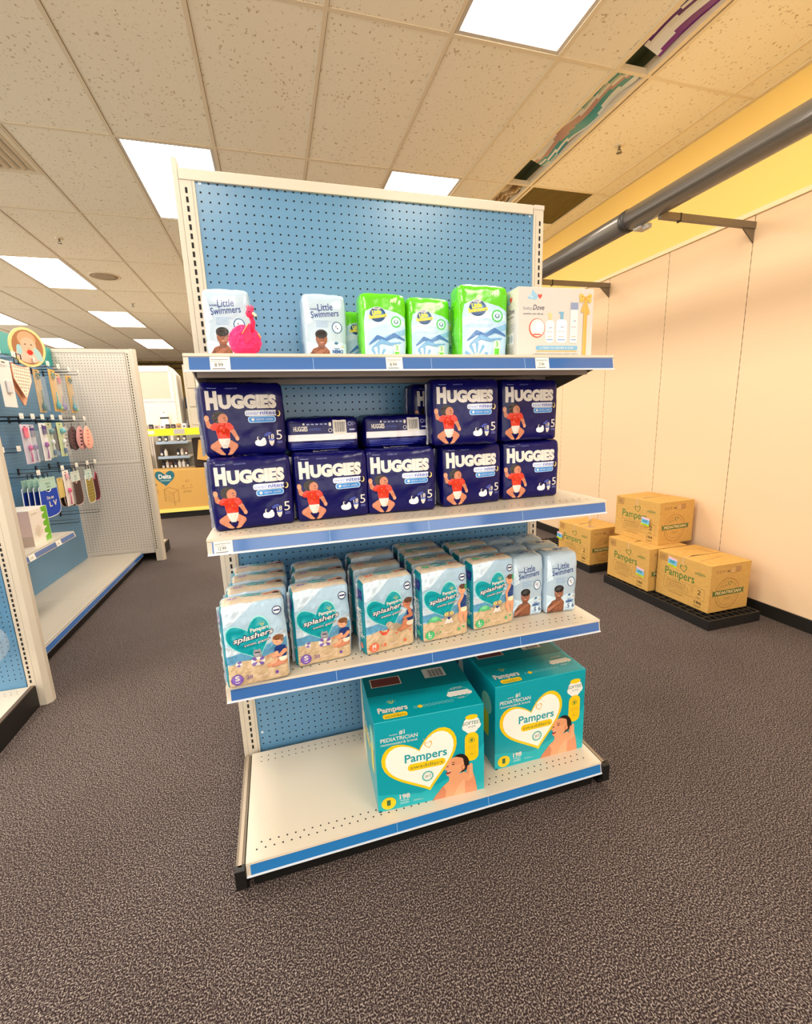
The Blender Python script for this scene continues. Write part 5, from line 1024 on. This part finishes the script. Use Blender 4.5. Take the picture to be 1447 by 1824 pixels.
# bags on the near end cap
def bagtoy(label, y, x, z, s):
    t = thing('bagged_toy', label, 'packaged item', (x, y, z), 0, 'clear bags with blue toys'); m = MB()
    bm = bmesh.new(); bmesh.ops.create_uvsphere(bm, u_segments=16, v_segments=10, radius=1)
    for v in bm.verts: v.co = Vector((v.co.x*.10*s, v.co.y*.028*(1+.2*noise.noise(v.co*3)), v.co.z*.10*s*(1+.08*noise.noise(v.co*2.3))))
    m.bm(bm, CLEAR, True); bm.free(); m.build('plastic_bag', t); m = MB()
    for k, c in enumerate([(40, 150, 190), (120, 200, 220), (20, 90, 150), (230, 230, 230), (60, 170, 160)]):
        m.lathe([(.002, -.02), (.018, -.012), (.022, 0), (.018, .012), (.002, .02)], (-.03+.035*(k % 3), 0, -.05+.035*(k//2)), mat('toy_%d_%d_%d' % c, c, .3), 12)
    m.build('toy', t); m = MB(); m.box(-.05*s, .05*s, -.003, .003, .075*s, .12*s, mat('bag_card', (70, 110, 110), .5)); m.build('header_card', t)
    m = MB(); m.tube([(0, .0, .11*s), (0, .2, .11*s)], .0026, CHROME, 6); m.build('hook', t)
bagtoy('clear bag with blue toy hanging on the near end unit, upper one', .76, -1.215, .67, 1.05); bagtoy('clear bag with blue and white toy on the near end unit, lower one', .76, -1.215, .40, 1.15)

# ------------------------------------------------------------------ far aisle
YA = 5.85
t = thing('rack_shelving', 'far shelving with yellow price rails carrying cabinets and a big carton', 'shelving unit')
YEL = mat('yellow_rail', (252, 224, 40), .35)
m = MB(); m.box(-2.2, .6, YA, YA+.9, .095, .13, CREAM); b = m.build('base_deck', t); m = MB(); m.box(-2.2, .6, YA-.006, YA, .095, .152, mat('yellow_rail_low', (248, 226, 120), .35)); m.build('price_rail', b)
m = MB(); m.box(-2.2, .6, YA+.04, YA+.06, 0, .095, BLACK); m.build('kick_plate', t)
m = MB(); m.box(-2.2, .6, YA, YA+.9, 1.325, 1.355, CREAM); b = m.build('shelf', t)
m = MB(); m.box(-2.2, .6, YA-.008, YA, 1.262, 1.360, YEL); m.box(-1.73, -1.50, YA-.010, YA-.008, 1.285, 1.335, mat('pale_label', (246, 240, 214), .5)); m.box(-1.24, -1.09, YA-.010, YA-.008, 1.275, 1.35, mat('tag_dark', (180, 176, 168), .5)); m.box(-2.2, .6, YA-.0085, YA, 1.255, 1.268, mat('green_edge', (190, 210, 60), .4)); m.build('price_rail', b)
for x in (-2.18, .58): m = MB(); m.box(x-.02, x+.02, YA+.4, YA+.44, 0, 2.3, GREYP); m.build('upright', t)
# carton with teal heart
t = thing('furniture_carton', 'long brown furniture carton with teal heart logo on the far base shelf', 'box', (-1.72, YA+.01, .13)); L, H, Dp = 1.15, .61, .5
A = Art(L, H); A.heart(.235, .80, .27, .23, (24, 104, 120)); A.text('Delta', .235, .80, .105, WHT, w=.15, al='C', bold=.03); A.text('CHILDREN', .235, .735, .03, (200, 230, 230), w=.12, al='C')
A.rect(.03, .63, .125, .68, (90, 66, 44))
for k in range(4): A.rect(.02, .52-.03*k, .14, .527-.03*k, (150, 108, 62))
dk = (130, 92, 52)
P0 = [(.20, .52), (.31, .42), (.37, .50), (.26, .58)]
for a_, b_ in zip(P0, P0[1:]+P0[:1]): A.line(a_[0], a_[1], b_[0], b_[1], .004, dk)
for k in range(4): A.line(.205, .45-.06*k, .31, .36-.06*k, .003, dk)
A.line(.20, .52, .205, .22, .004, dk); A.line(.31, .42, .31, .10, .004, dk); A.line(.37, .50, .37, .18, .004, dk); A.line(.31, .16, .37, .24, .003, dk)
A.text('11', .48, .68, .06, dk, w=.03); A.hline(.44, .58, .03, .03, .3, dk); A.text('7', .53, .57, .04, dk, w=.015); A.rect(.40, .53, .56, .535, dk); A.rect(.44, .46, .53, .466, dk); A.rect(.43, .43, .54, .436, dk)
m = MB(); m.box(0, L, 0, Dp, 0, H, CARD, .003); A.put(m, lambda u, v, o: (u, -o, v), base=.0006, step=.0001); m.build('cardboard_box', t)
# white cabinet standing on the upper shelf
t = thing('display_cabinet', 'white changing-table style cabinet on the far upper shelf', 'cabinet', (-1.80, YA+.14, 1.355)); cw = .66; ch = .92
WC = mat('cabinet_white', (236, 228, 214), .4)
m = MB(); m.prism([(0, 0), (cw, 0), (cw, ch-.12), (cw-.09, ch), (0, ch)], .02, .42, WC); m.build('body', t)
m = MB()
for x0, x1, z0, z1 in ((0, cw-.08, ch-.09, ch-.02), (0, .13, .44, ch-.09), (cw-.10, cw-.05, .44, ch-.09), (.0, cw-.05, .40, .44)): m.box(x0, x1, 0, .02, z0, z1, WC, .003)
m.build('frame', t); m = MB(); m.box(.13, cw-.10, .005, .012, .44, ch-.09, mat('frosted', (196, 194, 176), .3)); tag(m.build('panel', t), 'greenish grey inset panel')
m = MB(); m.box(.02, cw-.05, .0, .02, .05, .395, WC, .004); m.build('drawer_front', t)
m = MB(); m.box(.0, .14, -.012, -.002, .42, ch-.02, mat('wrap', (238, 230, 222), .25, coat=.4), .003); tag(m.build('plastic_sheet', t), 'translucent wrap hanging over the left side')
t = thing('price_card', 'white hanging price card on the cabinet front', 'sign', (-1.36, YA+.10, 1.34)); m = MB(); m.box(-.055, .055, 0, .003, 0, .14, TAGP); m.box(-.045, .045, 0, .003, .14, .26, TAGP); m.box(-.06, .06, -.001, 0, .165, .19, INK); m.build('card', t); m = MB(); m.lathe([(.016, 0), (.016, .004)], (0, 0, .26), TAUPE, 10); m.build('hook', t)
t = thing('drawer_chest', 'grey beige panelled chest standing beside the white cabinet', 'chest', (-1.03, YA+.10, 1.355)); GC = mat('chest_grey', (186, 178, 160), .5)
m = MB(); m.box(0, .16, .012, .4, 0, .93, GC, .003); m.build('body', t)
for k in range(3): m = MB(); m.box(.04, .155, .0, .012, .05+.27*k, .29+.27*k, GC, .004); m.build('drawer', t)
t = thing('white_panel', 'tall white board between the chest and the shelving post', 'panel', (-.86, YA+.06, 1.355)); m = MB(); m.box(0, .09, 0, .03, 0, .86, WHITE, .002); m.build('board', t)
# small goods along the front edge of the upper shelf
rs = random.Random(12)
for i in range(9):
    x = -1.72+.075*i; c = [(232, 206, 196), (236, 236, 236), (40, 44, 60), (220, 190, 180), (240, 240, 240), (30, 30, 36), (36, 36, 40), (190, 150, 90), (226, 226, 230)][i]
    m = MB(); m.box(x, x+.055, YA+.02, YA+.07, 1.355, 1.415+.02*rs.random(), mat('sg_%d_%d_%d' % c, c, .4), .004); m.box(x+.01, x+.045, YA+.018, YA+.02, 1.37, 1.40, mat('sg_lbl', (120, 100, 110), .5))
    tag(m.build('small_package'), 'tiny package number %s from the left on the far yellow-railed shelf' % ['one', 'two', 'three', 'four', 'five', 'six', 'seven', 'eight', 'nine'][i], 'packaged item', 'tiny packages on the far upper shelf')
for x0, lb in ((-.985, 'blue and white boxed item standing behind the cabinets'),):
    m = MB(); m.box(-1.115, -1.04, YA+.5, YA+.6, 1.355, 1.83, mat('boxed_blue', (20, 66, 130), .4), .003); m.box(-1.113, -1.042, YA+.498, YA+.5, 1.40, 1.66, mat('boxed_white', (226, 226, 230), .4)); tag(m.build('tall_package'), lb, 'box')
# unit behind, seen through the open rack
YG = 7.4
def px(x, z, y0=5.85, y1=YG):   # carry a direction seen at y0 back to y1
    k = (y1+1.646)/(y0+1.646); return .186+(x-.186)*k, 1.3546+(z-1.3546)*k
t = thing('rear_shelving', 'grey pegboard shelving with bottles seen through the open rack', 'shelving unit')
x0, _ = px(-1.80, 1); x1, _ = px(-1.03, 1)
m = MB(); m.box(x0, x1+1.5, YG+.4, YG+.42, 0, 1.5, mat('grey_back', (140, 138, 128), .6)); m.build('pegboard', t)
xp, _ = px(-1.555, 1); m = MB(); m.box(xp-.03, xp+.03, YG+.0, YG+.4, 0, 1.5, GREYP); slots(m, xp, YG-.0, .1, 1.5, (0, -1, 0), (1, 0, 0), w=.012, h=.014); m.build('upright', t)
for z in (1.162, .942, .755):
    xa, zz = px(-1.50, z); xb, _ = px(-1.065, z); m = MB(); m.box(xa, xb, YG, YG+.38, zz-.02, zz+.01, CREAM); m.box(xa, xb, YG-.01, YG, zz-.035, zz+.012, mat('pale_rail', (176, 200, 226), .3)); m.build('shelf', t)
    n = 7 if z != 1.162 else 5
    for i in range(n):
        if z == .942 and i in (2, 3): continue
        c = [(28, 26, 44), (230, 226, 222), (50, 40, 70), (206, 196, 190), (34, 34, 52), (236, 232, 228), (90, 60, 50)][(i*3+int(z*10)) % 7]; bx = xa+.06+(xb-xa-.12)*i/(n-1)
        m = MB(); hh = .13 if z != .755 else .15; m.lathe([(.028, .0), (.03, .01), (.03, hh*.65), (.02, hh*.8), (.010, hh*.84), (.010, hh)], (bx, YG+.06, zz+.012), mat('bt_%d_%d_%d' % c, c, .3), 12); m.box(bx-.018, bx+.018, YG+.028, YG+.031, zz+.03, zz+.07, TAGP)
        tag(m.build('bottle'), 'small bottle seen through the rack on the %s shelf, %s' % ({1.162: 'upper', .942: 'middle', .755: 'lowest'}[z], ['first from the left', 'second from the left', 'third from the left', 'fourth from the left', 'fifth from the left', 'sixth from the left', 'rightmost'][i]), 'bottle', 'bottles on the rear shelves')
xa, za = px(-1.70, .98); m = MB(); m.box(xa, xa+.13, YG-.1, YG+.25, .0, za, mat('dark_brown_box', (46, 32, 26), .6), .004); tag(m.build('storage_box'), 'dark brown box left of the slotted post in the far rack', 'box')
m = MB(); m.box(-1.05, -.55, YA+.25, YA+.6, .745, 1.20, mat('dark_brown_box', (46, 32, 26), .6), .004); tag(m.build('storage_box'), 'dark brown box at the right of the far rack opening', 'box')
m = MB(); bm = bmesh.new(); bmesh.ops.create_cube(bm, size=1); bmesh.ops.scale(bm, vec=(.22, .16, .3), verts=bm.verts); T = Matrix.Translation((-.84, YA+.12, 1.01)) @ Matrix.Rotation(math.radians(10), 4, 'Y'); m.bm(bm, CARD, False, T); bm.free(); tag(m.build('small_carton'), 'small brown carton tilted against the dark box on the far rack', 'box')
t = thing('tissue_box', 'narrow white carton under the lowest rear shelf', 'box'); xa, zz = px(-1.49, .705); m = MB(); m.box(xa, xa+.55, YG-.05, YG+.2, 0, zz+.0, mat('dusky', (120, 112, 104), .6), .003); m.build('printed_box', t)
# roof trusses beyond the end of the tiled ceiling
for i in range(4):
    m = MB(); y = 13.5+1.3*i; m.tube([(XL, y, 3.95), (XW, y, 3.95)], .03, TAUPE, 6); m.tube([(XL, y, 3.55), (XW, y, 3.55)], .025, TAUPE, 6)
    x = XL
    while x < XW-.6: m.tube([(x, y, 3.55), (x+.4, y, 3.95), (x+.8, y, 3.55)], .012, TAUPE, 5); x += .8
    tag(m.build('roof_truss'), 'steel roof truss in the dark open ceiling, %s from the tiles' % ['first', 'second', 'third', 'fourth'][i], 'beam', 'trusses in the open ceiling')
